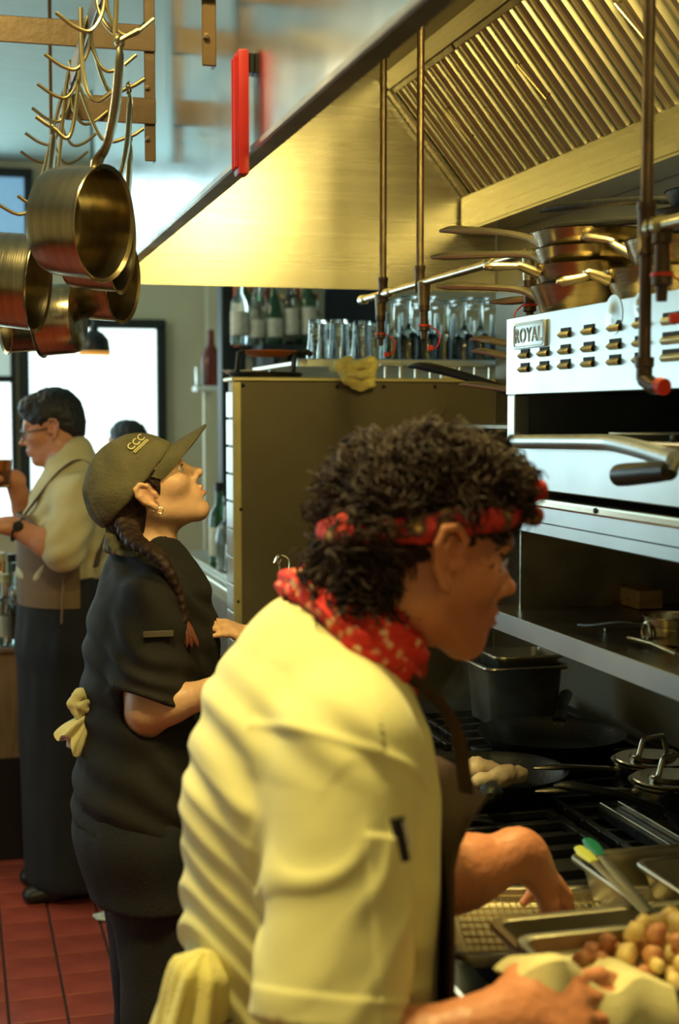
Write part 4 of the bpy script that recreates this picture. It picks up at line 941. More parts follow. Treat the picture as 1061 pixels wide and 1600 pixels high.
# folded yellow rag draped over the edge
rp = PY(559, 572, PWY-0.02)
v = Vox((rp.x-0.09, PWY-0.09, zp-0.07), (rp.x+0.09, PWY+0.10, zp+0.07), 0.003)
for k in range(5):
    a = -0.045+k*0.022; zz = zp+0.014+0.010*math.sin(k*2.1)
    v.path([(rp.x+a-0.006, PWY+0.05, zz+0.012), (rp.x+a, PWY-0.005, zz+0.020), (rp.x+a*0.8, PWY-0.030, zp-0.004-0.003*k), (rp.x+a*0.55+0.006, PWY-0.026, zp-0.032+0.005*abs(k-2))], [0.014, 0.017, 0.014, 0.010], 0.008)
v.path([(rp.x-0.055, PWY-0.01, zp+0.028), (rp.x, PWY-0.035, zp+0.034), (rp.x+0.05, PWY-0.012, zp+0.030)], [0.011, 0.012, 0.011], 0.006)
v.path([(rp.x-0.040, PWY-0.03, zp+0.008), (rp.x, PWY-0.052, zp+0.004), (rp.x+0.035, PWY-0.034, zp+0.006)], [0.010, 0.011, 0.010], 0.004)
v.half((0, 0, zp+0.001), (0, 0, -1), lo=(rp.x-0.09, PWY-0.009, zp-0.07), hi=(rp.x+0.09, PWY+0.10, zp))
one(link('kitchen_rag', v.mesh('kitchen_rag', M['towel'], 1, disp=lambda V, N: 0.002*vnoise(V, 90)+0.0012*vnoise(V, 220, 2))), 'folded yellow rag draped over the top of the steel partition', 'rag')
# wire hook tool standing in a steel crock behind the chef
hk = PY(441, 890, 3.30)
# ------------------------------------------------------------------ back bar
BY = 6.62
bz = PY(430, 540, BY).z
bb = thing('back_bar_shelf', 'high shelf of liquor bottles on the wall behind the bar', 'shelf', (1.7, BY, bz))
xse = PY(505, 520, 6.55).x
MB().bx(1.38, xse, BY-0.12, 7.045, bz-0.025, bz, 0.003).build('shelf_board', M['frame'], bb, smooth=False)
for x in (1.45, xse-0.06): MB().bx(x, x+0.025, BY-0.05, 7.045, bz-0.10, bz-0.0255).build('bracket', M['frame'], bb, smooth=False)
MB().bx(PY(366, 500, 6.80).x, PY(398, 500, 6.80).x, 6.80, 6.84, bz+0.0, bz+0.42, 0.004).build('orange_backing', M['orange'], bb, smooth=False)
one(MB().bx(PY(508, 500, 6.6).x+0.004, PY(592, 500, 6.6).x, 6.6, 6.64, PY(550, 545, 6.6).z, PY(550, 440, 6.6).z+0.35, 0.006).build('dark_screen', M['darkboard'], None, False), 'tall dark board standing behind the tumblers', 'board')
bp_ = bpy.data.objects
def bottle_profile(k):
    return [
     [(0, 0), (0.036, 0), (0.038, 0.004), (0.038, 0.17), (0.034, 0.195), (0.016, 0.225), (0.0145, 0.29), (0.0165, 0.292), (0.0165, 0.305), (0, 0.305)],
     [(0, 0), (0.033, 0), (0.035, 0.004), (0.036, 0.20), (0.030, 0.225), (0.015, 0.245), (0.014, 0.31), (0.016, 0.312), (0.016, 0.325), (0, 0.325)],
     [(0, 0), (0.040, 0), (0.042, 0.006), (0.044, 0.13), (0.036, 0.16), (0.017, 0.18), (0.015, 0.245), (0.019, 0.247), (0.019, 0.262), (0, 0.262)],
     [(0, 0), (0.038, 0), (0.040, 0.004), (0.039, 0.14), (0.026, 0.20), (0.016, 0.24), (0.0145, 0.30), (0.017, 0.302), (0.017, 0.315), (0, 0.315)]][k]
BOT = {}
def bottle(k, gm, cm, x, y, z, label, group, lab=True, sc=1.0):
    t = thing('bottle', label, 'bottle', (0, 0, 0), group)
    if (k, gm) not in BOT:
        p = bottle_profile(k); rmax = max(r for r, _ in p); zsh = max(z_ for r, z_ in p if r > rmax*0.97); top = p[-1][1]
        BOT[(k, gm)] = (MB().lathe(p, 18, cap=False).mesh('bottle_glass', M[gm]), MB().lathe([(rmax+0.0006, zsh*0.25), (rmax+0.0012, zsh*0.26), (rmax+0.0012, zsh*0.85), (rmax+0.0006, zsh*0.86)], 18, cap=False).mesh('label_paper', M['paper']),
                        {c: MB().lathe([(0, top+0.001), (0.0175, top+0.0005), (0.0175, top-0.03), (0, top-0.031)], 12).mesh('cap', M[c]) for c in ('black_pl', 'redcap', 'brass_trim')})
    g, l, c = BOT[(k, gm)]
    link('bottle_body', g, t)
    if lab: link('label', l, t)
    link('cap', c[cm], t)
    t.location = (x, y, z); t.scale = (sc,)*3; t.rotation_euler = (0, 0, random.uniform(0, 6)); return t
random.seed(5)
kinds = [(0, 'glass'), (1, 'glass_g'), (2, 'glass_b'), (3, 'glass'), (0, 'glass'), (1, 'glass_b'), (3, 'glass_g'), (0, 'glass'), (2, 'glass'), (1, 'glass'), (3, 'glass_b'), (0, 'glass'), (1, 'glass_g'), (2, 'glass')]
word = {'glass': 'clear', 'glass_g': 'green', 'glass_b': 'amber'}
for i, px in enumerate(range(374, 500, 9)):
    k, gm = kinds[i % len(kinds)]; p = PY(px, 540, BY-0.05+0.10*(i % 3))
    pos = ['leftmost', 'second', 'third', 'fourth', 'fifth', 'sixth', 'seventh', 'eighth', 'ninth', 'tenth', 'eleventh', 'twelfth', 'thirteenth', 'rightmost'][i]
    bottle(k, gm, ('black_pl', 'redcap', 'brass_trim')[i % 3], p.x, p.y, bz, '%s glass bottle, %s in the row behind the orange pan' % (word[gm], pos + ('' if pos in ('leftmost', 'rightmost') else ' from the post')), 'bottles on the back bar shelf', sc=random.uniform(0.95, 1.1))
# small wall shelf with a red bottle by the post
ps = PY(325, 603, 7.6)
w2 = thing('side_shelf', 'little white shelf with a red bottle by the black post', 'shelf', (ps.x, 7.6, ps.z))
MB().bx(ps.x-0.07, ps.x+0.09, 7.55, 7.70, ps.z-0.03, ps.z, 0.004).build('shelf_board', M['white'], w2, smooth=False)
MB().bx(ps.x-0.02, ps.x+0.02, 7.60, 7.66, 0, ps.z-0.031).build('pedestal', M['wall'], w2, smooth=False)
rb = MB().lathe([(0, 0), (0.05, 0), (0.053, 0.006), (0.053, 0.17), (0.02, 0.22), (0.018, 0.30), (0, 0.30)], 18, (ps.x+0.02, 7.62, ps.z)).build('red_bottle', mat('dark_red_glass', (0.16, 0.03, 0.02), 0.2, var=0.1), None)
one(rb, 'dark red bottle standing on the little white shelf', 'bottle')
one(MB().lathe([(0, 0), (0.03, 0), (0.032, 0.004), (0.030, 0.10), (0.028, 0.10), (0.026, 0.006), (0, 0.005)], 16, (ps.x-0.04, 7.60, ps.z), cap=False).build('tumbler', M['glass'], None), 'glass beside the red bottle on the little white shelf', 'glass')

# ------------------------------------------------------------------ steel underbar beyond the partition
UX = 0.93; UZ = 1.0
ub = thing('underbar_sink', 'steel bar worktop with a raised lip running behind the partition', 'counter', (1.3, 5.3, 0))
MB().bx(UX, 1.7, 4.66, 6.55, UZ-0.04, UZ-0.006, 0.004).build('worktop', M['steel_sal'], ub, smooth=False)
MB().bx(UX-0.010, UX+0.02, 4.66, 6.55, UZ-0.05, UZ+0.006, 0.005, 2).build('rolled_lip', M['steel_h'], ub, smooth=False)
MB().bx(UX+0.05, UX+0.07, 4.66, 6.55, UZ-0.0055, UZ+0.012, 0.002).build('drain_rail', M['steel_h'], ub, smooth=False)
MB().bx(UX+0.02, 1.69, 4.68, 6.53, 0.10, UZ-0.0405).build('cabinet', M['steel_old'], ub, smooth=False)
for x in (UX+0.06, 1.6):
    for y in (4.75, 6.4): MB().bx(x, x+0.04, y, y+0.04, 0, 0.10).build('leg', M['steel_old'], ub, smooth=False)
for i, (px, y, k, gm, lab) in enumerate(((347, 4.95, 0, 'glass', 'clear bottle nearest the tiled edge on the steel bar worktop'), (338, 5.15, 3, 'glass', 'clear bottle second along on the steel bar worktop'), (331, 5.4, 1, 'glass', 'tall clear bottle third along on the steel bar worktop'), (342, 5.6, 2, 'glass', 'squat clear bottle at the back of the steel bar worktop'), (324, 5.8, 0, 'glass_g', 'green bottle farthest along on the steel bar worktop'))):
    p = PY(px+4, 880, y); x = max(p.x, UX+0.12); bottle(k, gm, 'black_pl', x, y, UZ-0.0055, lab, 'bottles on the bar worktop', lab=(i % 2 == 0), sc=1.15)
random.seed(3)
for i in range(8):
    y = 4.80+0.17*i; glass(2 if i % 2 else 0, UX+0.115+0.03*(i % 2), y, UZ-0.0055, 'clear bar glass, %s from the tiled edge along the steel bar worktop' % ('first', 'second', 'third', 'fourth', 'fifth', 'sixth', 'seventh', 'eighth')[i], 'glasses on the bar worktop', 'bar_glass')
# ------------------------------------------------------------------ bartender's bar on the left
bl = thing('bar_counter', 'tan wooden bar end with black base at the picture edge', 'counter', (0.0, 5.6, 0))
YB0 = 5.24; x1 = PY(34, 1050, YB0).x; x2 = PY(74, 1200, YB0).x; zb1 = PY(20, 1010, YB0).z; zb0 = PY(20, 1185, YB0).z
MB().bx(-1.6, x1, YB0, YB0+0.04, zb0, zb1-0.022, 0.003).build('end_panel', M['woodpanel'], bl, smooth=False)
MB().bx(-1.6, x2, YB0+0.041, 7.4, 0.0, zb1-0.022).build('cabinet', M['frame'], bl, smooth=False)
MB().bx(-1.6, x2, YB0-0.02, 7.4, zb1-0.021, zb1, 0.004).build('worktop', M['steel_old'], bl, smooth=False)
MB().bx(-1.6, -0.25, YB0+0.1, 7.4, zb1+0.001, 1.10, 0.004).build('raised_bar', M['woodpanel'], bl, smooth=False)
MB().bx(-1.6, x2, YB0, YB0+0.04, 0.0, zb0-0.001, 0.004).build('black_base', M['black_pl'], bl, smooth=False)
for i, (px, y, k, gm) in enumerate(((8, 5.30, 2, 'glass'), (26, 5.28, 0, 'glass'), (42, 5.36, 2, 'glass'), (4, 5.48, 1, 'glass_b'), (20, 5.52, 3, 'glass_g'), (36, 5.56, 1, 'glass'))):
    p = PY(px, 990, y); bottle(k, gm, ('brass_trim', 'black_pl', 'redcap')[i % 3], p.x, y, zb1+0.0005, ['squat clear bottle at the picture edge on the tan bar', 'clear bottle in front on the tan bar', 'squat clear bottle beside the bartender on the tan bar', 'amber bottle at the back of the tan bar', 'green bottle at the back of the tan bar', 'tall clear bottle at the back of the tan bar'][i], 'bottles on the tan bar', lab=(i % 2 == 0), sc=0.98)
for i, (px, y) in enumerate(((18, 5.27), (36, 5.27))):
    p = PY(px, 1000, y); glass(2, p.x, y-0.005, zb1+0.0005, ('clear glass between the front bottles on the tan bar', 'clear glass nearest the bartender on the tan bar')[i], None, 'bar_glass')
# pendant lamp
pl = PD(147, 545, 7.0)
pd = thing('pendant_lamp', 'dark dome pendant lamp with a glowing white globe before the window', 'lamp', (pl.x, pl.y, pl.z))
MB().tube([(pl.x, pl.y, pl.z+0.115), (pl.x, pl.y, ZC-0.001)], 0.006, 8).build('cord', M['black_pl'], pd)
MB().lathe([(0, 0.115), (0.018, 0.113), (0.022, 0.09), (0.045, 0.078), (0.072, 0.045), (0.078, 0.0), (0.078, -0.012), (0.074, -0.012), (0.07, 0.04), (0, 0.07)], 26, pl, cap=False).build('shade', M['black_pl'], pd)
MB().lathe([(0.0765, -0.013), (0.079, -0.013), (0.079, -0.034), (0.0765, -0.034)], 26, pl, cap=False).build('collar', M['brassglow'], pd)
MB().lathe([(0.074, -0.028), (0.077, -0.045), (0.066, -0.075), (0.035, -0.095), (0, -0.10)], 26, pl).build('globe', M['opal'], pd)
# crumpled foil on the floor
ff = PZ(165, 1435, 0.0); bm_ = bmesh.new(); bmesh.ops.create_icosphere(bm_, subdivisions=3, radius=0.035)
for v_ in bm_.verts: v_.co *= 0.75+0.4*random.random(); v_.co.z = max(0.0, (v_.co.z+0.03)*0.28); v_.co.x *= 1.1
me = bpy.data.meshes.new('foil_scrap'); bm_.to_mesh(me); bm_.free(); me.materials.append(M['white']); o = link('foil_scrap', me); o.location = ff+V3((0, 0, 0.0005)); tag(o, 'crumpled white scrap lying on the red tile floor', 'scrap')
# ================================================================== people
def basis(yaw_deg, pitch_deg, roll_deg=0.0):
    """yaw clockwise from +Y seen from above; pitch up positive. returns right, forward, up"""
    a, p = math.radians(yaw_deg), math.radians(pitch_deg)
    f = V3((math.sin(a)*math.cos(p), math.cos(a)*math.cos(p), math.sin(p))); r = V3((math.cos(a), -math.sin(a), 0)); u = r.cross(f)
    if roll_deg:
        q = Matrix.Rotation(math.radians(roll_deg), 3, f); r = q @ r; u = q @ u
    return r, f, u
class Head:
    def __init__(s, c, B, sc=1.0): s.c = V3(c); s.r, s.f, s.u = B; s.s = sc; s.R = [list(s.r), list(s.f), list(s.u)]
    def L(s, x, y, z): return s.c + (s.r*x + s.f*y + s.u*z)*s.s
    def loc(s, V):
        d = (V-A(s.c))/s.s; return np.stack([d@A(s.r), d@A(s.f), d@A(s.u)], 1)
    def add(s, v, female=False):
        L = s.L; k = s.s; E = lambda c, r, kk=0.02, sub=False: v.ell(L(*c), [q*k for q in r], s.R, kk*k, sub)
        C = lambda a, b, ra, rb, kk=0.02, sub=False: v.cone(L(*a), L(*b), ra*k, rb*k, kk*k, sub)
        E((0, -0.012, 0.030), (0.074, 0.097, 0.084), 0.02)
        E((0, 0.022, -0.028), (0.060, 0.068, 0.080), 0.03)
        jw = 0.050 if female else 0.055
        for sx in (-1, 1):
            C((sx*jw, -0.004, -0.052), (sx*0.018, 0.062, -0.098), 0.017, 0.016, 0.028)
            E((sx*0.043, 0.050, -0.020), (0.024, 0.026, 0.022), 0.022)
        E((0, 0.068, -0.099), (0.021, 0.019, 0.017), 0.018)
        C((-0.034, 0.074, 0.020), (0.034, 0.074, 0.020), 0.013, 0.013, 0.018)
        for sx in (-1, 1): E((sx*0.033, 0.094, -0.001), (0.018, 0.016, 0.011), 0.012, True)
        C((0, 0.082, 0.012), (0, 0.100, -0.022), 0.0085, 0.0095, 0.010)
        E((0, 0.1070, -0.030), (0.0115, 0.0125, 0.0105), 0.007)
        for sx in (-1, 1): E((sx*0.0125, 0.092, -0.035), (0.0075, 0.011, 0.0075), 0.006)
        for sx in (-1, 1): E((sx*0.0065, 0.1015, -0.0405), (0.0035, 0.006, 0.003), 0.003, True)
        E((0, 0.076, -0.064), (0.029, 0.017, 0.024), 0.018)
        E((0, 0.0945, -0.0590), (0.0155, 0.0075, 0.0056), 0.004)
        E((0, 0.0930, -0.0715), (0.0165, 0.0078, 0.0068), 0.004)
        C((-0.021, 0.0965, -0.0648), (0.021, 0.0965, -0.0648), 0.0024, 0.0024, 0.002, True); E((0, 0.090, -0.084), (0.02, 0.006, 0.004), 0.006, True)
        # ears
        for sx in (-1, 1):
            es_ = 0.82 if female else 1.0; P = lambda x, y, z: L(sx*(0.084+(x-0.084)*es_), -0.010+(y+0.010)*es_, -0.006+(z+0.006)*es_)
            E((sx*0.083, -0.014, -0.003), (0.0065, 0.017, 0.027), 0.007)
            v.path([P(0.084, 0.004, -0.006), P(0.089, 0.004, 0.016), P(0.094, -0.010, 0.029), P(0.097, -0.026, 0.024), P(0.096, -0.031, 0.006), P(0.091, -0.025, -0.016), P(0.087, -0.012, -0.032)], [q*k for q in (0.0042, 0.0045, 0.0048, 0.005, 0.0048, 0.0045, 0.0055)], 0.003*k)
            E((sx*0.086, -0.008, -0.035), (0.0055, 0.0075, 0.0085), 0.005)
            v.path([P(0.093, -0.016, 0.016), P(0.094, -0.021, 0.002), P(0.091, -0.016, -0.014)], 0.0034*k, 0.003*k)
            E((sx*0.095, -0.006, -0.006), (0.0095, 0.0085, 0.012), 0.003, True)
            C((sx*0.085, 0.006, -0.010), (sx*0.084, 0.005, -0.018), 0.0055, 0.005, 0.004)
    def tint(s, V, brow=(0.16, 0.10, 0.09), lip=(0.95, 0.50, 0.52), stubble=None):
        q = s.loc(V); T = np.ones((len(V), 3), np.float32)
        def mix(w, c): 
            nonlocal T; w = np.clip(w, 0, 1)[:, None]; T = T*(1-w)+A(c)[None]*w
        if stubble is not None:
            w = np.clip((-0.035-q[:, 2])/0.02, 0, 1)*np.clip((q[:, 1]+0.005)/0.02, 0, 1)*(np.abs(q[:, 0]) < 0.08)*(q[:, 2] > -0.125); mix(w*0.7, stubble)
        ax = np.abs(q[:, 0])
        mix(1.4*(1-((ax-0.032)/0.023)**2-((q[:, 2]-0.0225-0.10*(0.02-np.abs(ax-0.03)))/0.0055)**2)*(q[:, 1] > 0.05), brow)
        mix(1.6*(1-(q[:, 0]/0.0225)**2-((q[:, 2]+0.0655)/0.0115)**2)*(q[:, 1] > 0.083), lip)
        # flush on ears, nose and cheeks
        mix(0.35*np.clip(1-((ax-0.082)/0.016)**2-((q[:, 2]+0.005)/0.035)**2, 0, 1), (1.0, 0.72, 0.66))
        return T
    def eyes(s, parent, iris=(0.05, 0.025, 0.012), lashes=True):
        mw = mat('eye_white', (0.48, 0.44, 0.40), 0.2, var=0.03); mi = mat('iris', iris, 0.1, var=0.2); ml = mat('lashes', (0.012, 0.008, 0.007), 0.6, var=0.1)
        for sx in (-1, 1):
            c = s.L(sx*0.0325, 0.0730, -0.001); r = 0.0122*s.s
            R3 = Matrix((s.r, s.u*-1, s.f)).transposed()
            e = MB().lathe([(r*math.sin(t), r*math.cos(t)) for t in np.linspace(PI, 0.001, 12)], 16, c, R3, cap=False).build('eye', mw, parent)
            MB().lathe([(r*1.02*math.sin(t), r*1.03*math.cos(t)) for t in np.linspace(0.48, 0.001, 6)], 14, c, R3, cap=False).build('iris', mi, e)
            if not lashes: continue
            lash = [s.L(sx*(0.0325+0.0145*t), 0.0885-(0.012 if t > 0 else 0.004)*t*t, 0.0045-0.0035*t*t) for t in np.linspace(-0.9, 0.55, 9)]
            MB().tube(lash, [0.0005, 0.0012, 0.0015, 0.0017, 0.0017, 0.0017, 0.0015, 0.0012, 0.0005], 6).build('eyelashes', ml, e)
def rotv(v, axis, a): return Matrix.Rotation(a, 3, V3(axis)) @ V3(v)
def hand(v, W, D, N, right=True, curl=(0.5, 0.6, 0.4), spread=0.10, thumb=(0.35, 0.3), s=1.0, fcurl=None):
    """W wrist, D towards the knuckles, N out of the back of the hand"""
    W = V3(W); D = V3(D).normalized(); N = V3(N); N = (N-D*N.dot(D)).normalized(); T = D.cross(N)*(-1 if right else 1)
    xs = (0.030, 0.0105, -0.010, -0.029); kl = (0.090, 0.094, 0.089, 0.080)
    segs = ((0.044, 0.026, 0.021), (0.048, 0.030, 0.022), (0.045, 0.028, 0.021), (0.035, 0.021, 0.019))
    for i in range(4):
        K = W + D*kl[i]*s + T*xs[i]*s
        v.cone(W+D*0.006*s+T*xs[i]*0.55*s, K, 0.0155*s, 0.0115*s, 0.016*s)
        d = (D+T*(xs[i]*spread*20*0.1)).normalized(); p = K; ang = 0.0; rr = (0.0098, 0.0088, 0.0080, 0.0068)
        c3 = fcurl[i] if fcurl else curl
        for j in range(3):
            ang += c3[j]; dd = rotv(d, T, 0) ; dd = (d*math.cos(ang) - N*math.sin(ang)).normalized(); q = p+dd*segs[i][j]*s
            v.cone(p, q, rr[j]*s*(0.92 if i == 3 else 1), rr[j+1]*s*(0.92 if i == 3 else 1), 0.006*s); p = q
    v.ell(W+D*0.05*s-N*0.004*s, [0.038*s, 0.046*s, 0.013*s], [list(T), list(D), list(N)], 0.015*s)
    b = W+D*0.020*s+T*0.022*s-N*0.006*s
    d1 = (D*0.72+T*0.62-N*0.30).normalized(); m = b+d1*0.044*s
    d2 = (D*math.cos(thumb[0])*0.9+T*(0.42-thumb[0])-N*(0.25+thumb[1]*0.5)).normalized(); n_ = m+d2*0.034*s
    d3 = (D*0.9+T*(0.25-thumb[0])-N*(0.25+thumb[1])).normalized(); e = n_+d3*0.028*s
    v.cone(b, m, 0.016*s, 0.0120*s, 0.014*s); v.cone(m, n_, 0.0115*s, 0.0098*s, 0.007*s); v.cone(n_, e, 0.0102*s, 0.0078*s, 0.006*s)
    v.cone(W-D*0.02*s, W+D*0.02*s, 0.0255*s, 0.024*s, 0.02*s)
def strands(V, N, n, length, rad, curl, m, name, parent, droop=0.6, seed=1, mask=None, fwd=None):
    """locks of hair: small curling tapered tubes rooted on the hair mass"""
    rng = np.random.RandomState(seed); idx = np.arange(len(V))
    if mask is not None: idx = idx[mask]
    pick = rng.choice(idx, min(n, len(idx)), replace=False); S = 10; K = 4
    P0 = V[pick]; N0 = N[pick]; n = len(pick)
    g = rng.normal(size=(n, 3)).astype(np.float32)*0.22 + np.stack([vnoise(P0, 26, 31+q) for q in range(3)], 1)*1.5 + A([0, 0, -droop])[None]
    if fwd is not None: g += A(fwd)[None]
    t0 = g-N0*(g*N0).sum(1, keepdims=True); t0 /= np.linalg.norm(t0, axis=1, keepdims=True)+1e-6
    b0 = np.cross(N0, t0); Ln = length*(0.6+0.8*rng.rand(n)); ph = vnoise(P0, 30, 77)*6.28+rng.rand(n)*0.8; cr = curl*(0.5+rng.rand(n)); tw = 3+4*rng.rand(n)
    pts = []
    for j in range(S):
        u = j/(S-1); a = ph+tw*u
        p = P0 + t0*(Ln*u)[:, None]*0.75 + N0*(-0.002+Ln*0.17*math.sin(u*2.4))[:, None] + (N0*np.cos(a)[:, None]+b0*np.sin(a)[:, None])*(cr*min(1, u*2.5))[:, None]
        pts.append(p)
    pts = np.stack(pts, 1)
    tan = np.gradient(pts, axis=1); tan /= np.linalg.norm(tan, axis=2, keepdims=True)+1e-9
    ref = np.broadcast_to(N0[:, None, :], tan.shape); s1 = np.cross(tan, ref); s1 /= np.linalg.norm(s1, axis=2, keepdims=True)+1e-6; s2 = np.cross(s1, tan)
    prof = A([math.sin(math.acos(max(-1, min(1, 1-2*(0.08+0.90*j/(S-1)))))) for j in range(S)]); R = rad*(0.6+0.8*rng.rand(n))[:, None]*prof[None, :]
    ring = np.stack([pts + s1*(R*math.cos(2*PI*k/K))[:, :, None] + s2*(R*math.sin(2*PI*k/K))[:, :, None] for k in range(K)], 2)   # n,S,K,3
    Vv = ring.reshape(-1, 3); base = (np.arange(n)*S*K)[:, None, None]; j = np.arange(S-1)[None, :, None]*K; k = np.arange(K)[None, None, :]; k2 = (k+1) % K
    Q = np.stack(np.broadcast_arrays(base+j+k, base+j+k2, base+j+K+k2, base+j+K+k), -1).reshape(-1, 4)
    o = link(name, npmesh(name, Vv, Q, m), parent); o['kind'] = 'stuff'; return o
def arrs(me):
    n = len(me.vertices); co = np.empty(n*3, np.float32); me.vertices.foreach_get('co', co); no = np.empty(n*3, np.float32); me.vertex_normals.foreach_get('vector', no); return co.reshape(-1, 3), no.reshape(-1, 3)

skin_c = tint_mat('chef_skin', (0.60, 0.235, 0.125), 0.42, bump=0.12, bscale=120)
skin_w = tint_mat('cook_skin', (0.62, 0.36, 0.22), 0.42, bump=0.10, bscale=120)
skin_b = tint_mat('bartender_skin', (0.52, 0.22, 0.12), 0.45, bump=0.10, bscale=120)
hair_m = mat('dark_brown_hair', (0.028, 0.013, 0.010), 0.55, spec=0.3, bump=0.3, bscale=90, var=0.4, vscale=30)
hair_b = mat('black_hair', (0.012, 0.010, 0.010), 0.5, bump=0.4, bscale=120, stretch=(1, 1, 0.3), var=0.3)
shirt_m = mat('cream_chef_cotton', (0.82, 0.76, 0.36), 0.85, bump=0.05, bscale=500, var=0.05, vscale=6, sheen=0.2)
def paisley(name, base, spot, spot2, sc, thr=0.42):
    m = bpy.data.materials.new(name); m.use_nodes = True; nt = m.node_tree; N = nt.nodes; L = nt.links; b = N['Principled BSDF']; b.inputs['Roughness'].default_value = 0.8
    tc = N.new('ShaderNodeTexCoord'); v1 = N.new('ShaderNodeTexVoronoi'); v1.inputs['Scale'].default_value = sc; L.new(tc.outputs['Object'], v1.inputs['Vector'])
    n1 = N.new('ShaderNodeTexNoise'); n1.inputs['Scale'].default_value = sc*1.6; L.new(tc.outputs['Object'], n1.inputs['Vector'])
    ad = N.new('ShaderNodeMath'); ad.operation = 'ADD'; L.new(v1.outputs['Distance'], ad.inputs[0]); sb = N.new('ShaderNodeMath'); sb.operation = 'MULTIPLY_ADD'; L.new(n1.outputs['Fac'], sb.inputs[0]); sb.inputs[1].default_value = 0.9; sb.inputs[2].default_value = -0.45; L.new(sb.outputs[0], ad.inputs[1])
    r = N.new('ShaderNodeValToRGB'); e = r.color_ramp.elements; e[0].position = 0.0; e[0].color = (*spot, 1); e[1].position = thr; e[1].color = (*base, 1)
    x = e.new(thr*0.55); x.color = (*spot2, 1); x = e.new(thr*0.8); x.color = (*base, 1); L.new(ad.outputs[0], r.inputs[0]); L.new(r.outputs[0], b.inputs['Base Color'])
    bp = N.new('ShaderNodeBump'); bp.inputs['Strength'].default_value = 0.15; L.new(n1.outputs['Fac'], bp.inputs['Height']); L.new(bp.outputs[0], b.inputs['Normal'])
    return m
band_m = paisley('red_paisley', (0.66, 0.024, 0.020), (0.90, 0.70, 0.48), (0.80, 0.26, 0.14), 70, 0.50)
headband_m = paisley('red_gold_print', (0.46, 0.020, 0.016), (0.55, 0.30, 0.08), (0.05, 0.02, 0.02), 30, 0.62)
apron_m = mat('dark_brown_apron', (0.050, 0.026, 0.017), 0.8, bump=0.15, bscale=200, var=0.2)

# ------------------------------------------------------------------ the chef in front
chef = thing('person', 'chef in a cream shirt with red neckerchief and headband bending over the range', 'person', (0.37, 1.55, 0))
B = basis(85, -11); nose = PD(797, 922, 1.64); hc = nose - (B[1]*0.113 - B[2]*0.032); H = Head(hc, B, 1.0)
SR, SL = V3((0.385, 1.375, 1.285)), V3((0.385, 1.745, 1.290))
ER, WR = PD(505, 1672, 1.37), PD(768, 1606, 1.37)
EL, WL = PD(690, 1372, 1.80), PD(818, 1335, 1.84)
NB = V3((0.395, 1.558, 1.335))
v = Vox((0.14, 1.12, 0.88), (1.06, 1.96, 1.62), 0.0029)
H.add(v)
v.cone(H.L(0, -0.030, -0.045), NB, 0.058, 0.066, 0.03)
side = V3((0, 1, 0))
tors = [(V3((0.385, 1.55, 0.90)), 0.145, 0.100), (V3((0.388, 1.55, 1.06)), 0.135, 0.095), (V3((0.388, 1.555, 1.19)), 0.145, 0.095), (V3((0.392, 1.56, 1.26)), 0.130, 0.070), (NB, 0.062, 0.055)]
v.loft(tors, side, 0.05)
for S, E, Wr in ((SR, ER, WR), (SL, EL, WL)):
    v.cone(S, E, 0.046, 0.044, 0.03); md = E.lerp(Wr, 0.3); v.cone(E, md, 0.044, 0.043, 0.02); v.cone(md, Wr, 0.043, 0.0285, 0.02)
hand(v, WR, (0.97, 0.08, 0.04), (-0.10, -0.72, 0.68), True, fcurl=((0.20, 0.55, 0.4), (0.3, 0.65, 0.45), (0.4, 0.75, 0.5), (0.5, 0.8, 0.5)), thumb=(0.25, 0.3), s=1.02)
hd = PD(884, 1400, 1.93)-WL; hand(v, WL, hd, (0.45, -0.25, 0.75), False, fcurl=((0.25, 0.5, 0.4), (0.3, 0.5, 0.4), (0.35, 0.55, 0.4), (0.4, 0.6, 0.4)), thumb=(0.1, 0.3))
link('body', v.mesh('body', skin_c, 2, disp=lambda V, N: 0.0006*vnoise(V, 150), tint=lambda V: H.tint(V, stubble=(0.72, 0.62, 0.58))), chef)
H.eyes(chef, lashes=False)
# shirt
v = Vox((0.14, 1.20, 0.82), (0.66, 1.93, 1.46), 0.0034)
tors2 = [(V3((0.380, 1.55, 0.80)), 0.182, 0.134), (V3((0.380, 1.55, 0.95)), 0.176, 0.132), (V3((0.384, 1.55, 1.08)), 0.172, 0.132), (V3((0.384, 1.555, 1.20)), 0.182, 0.130), (V3((0.388, 1.56, 1.29)), 0.178, 0.102), (NB+V3((0.0, 0, 0.012)), 0.092, 0.074)]
v.loft(tors2, side, 0.05)
EhR = SR.lerp(ER, 0.86); axR = (ER-SR).normalized()
v.sleeve(SR+V3((0, 0.010, 0.0)), EhR+axR*0.05, 0.066, 0.078, EhR, axR, 0.04)
v.cone(EhR-axR*0.05, EhR+axR*0.03, 0.054, 0.066, 0.005, sub=True)
EhL = SL.lerp(EL, 0.75); axL = (EL-SL).normalized(); v.cone(SL, EhL, 0.066, 0.068, 0.04)
v.cone(H.L(0, -0.030, -0.045), NB+V3((0.01, 0, 0.03)), 0.062, 0.066, 0.008, sub=True)
v.half((0, 0, 0.835), (0, 0, -1))
sR, sE = A(SR), A(ER)
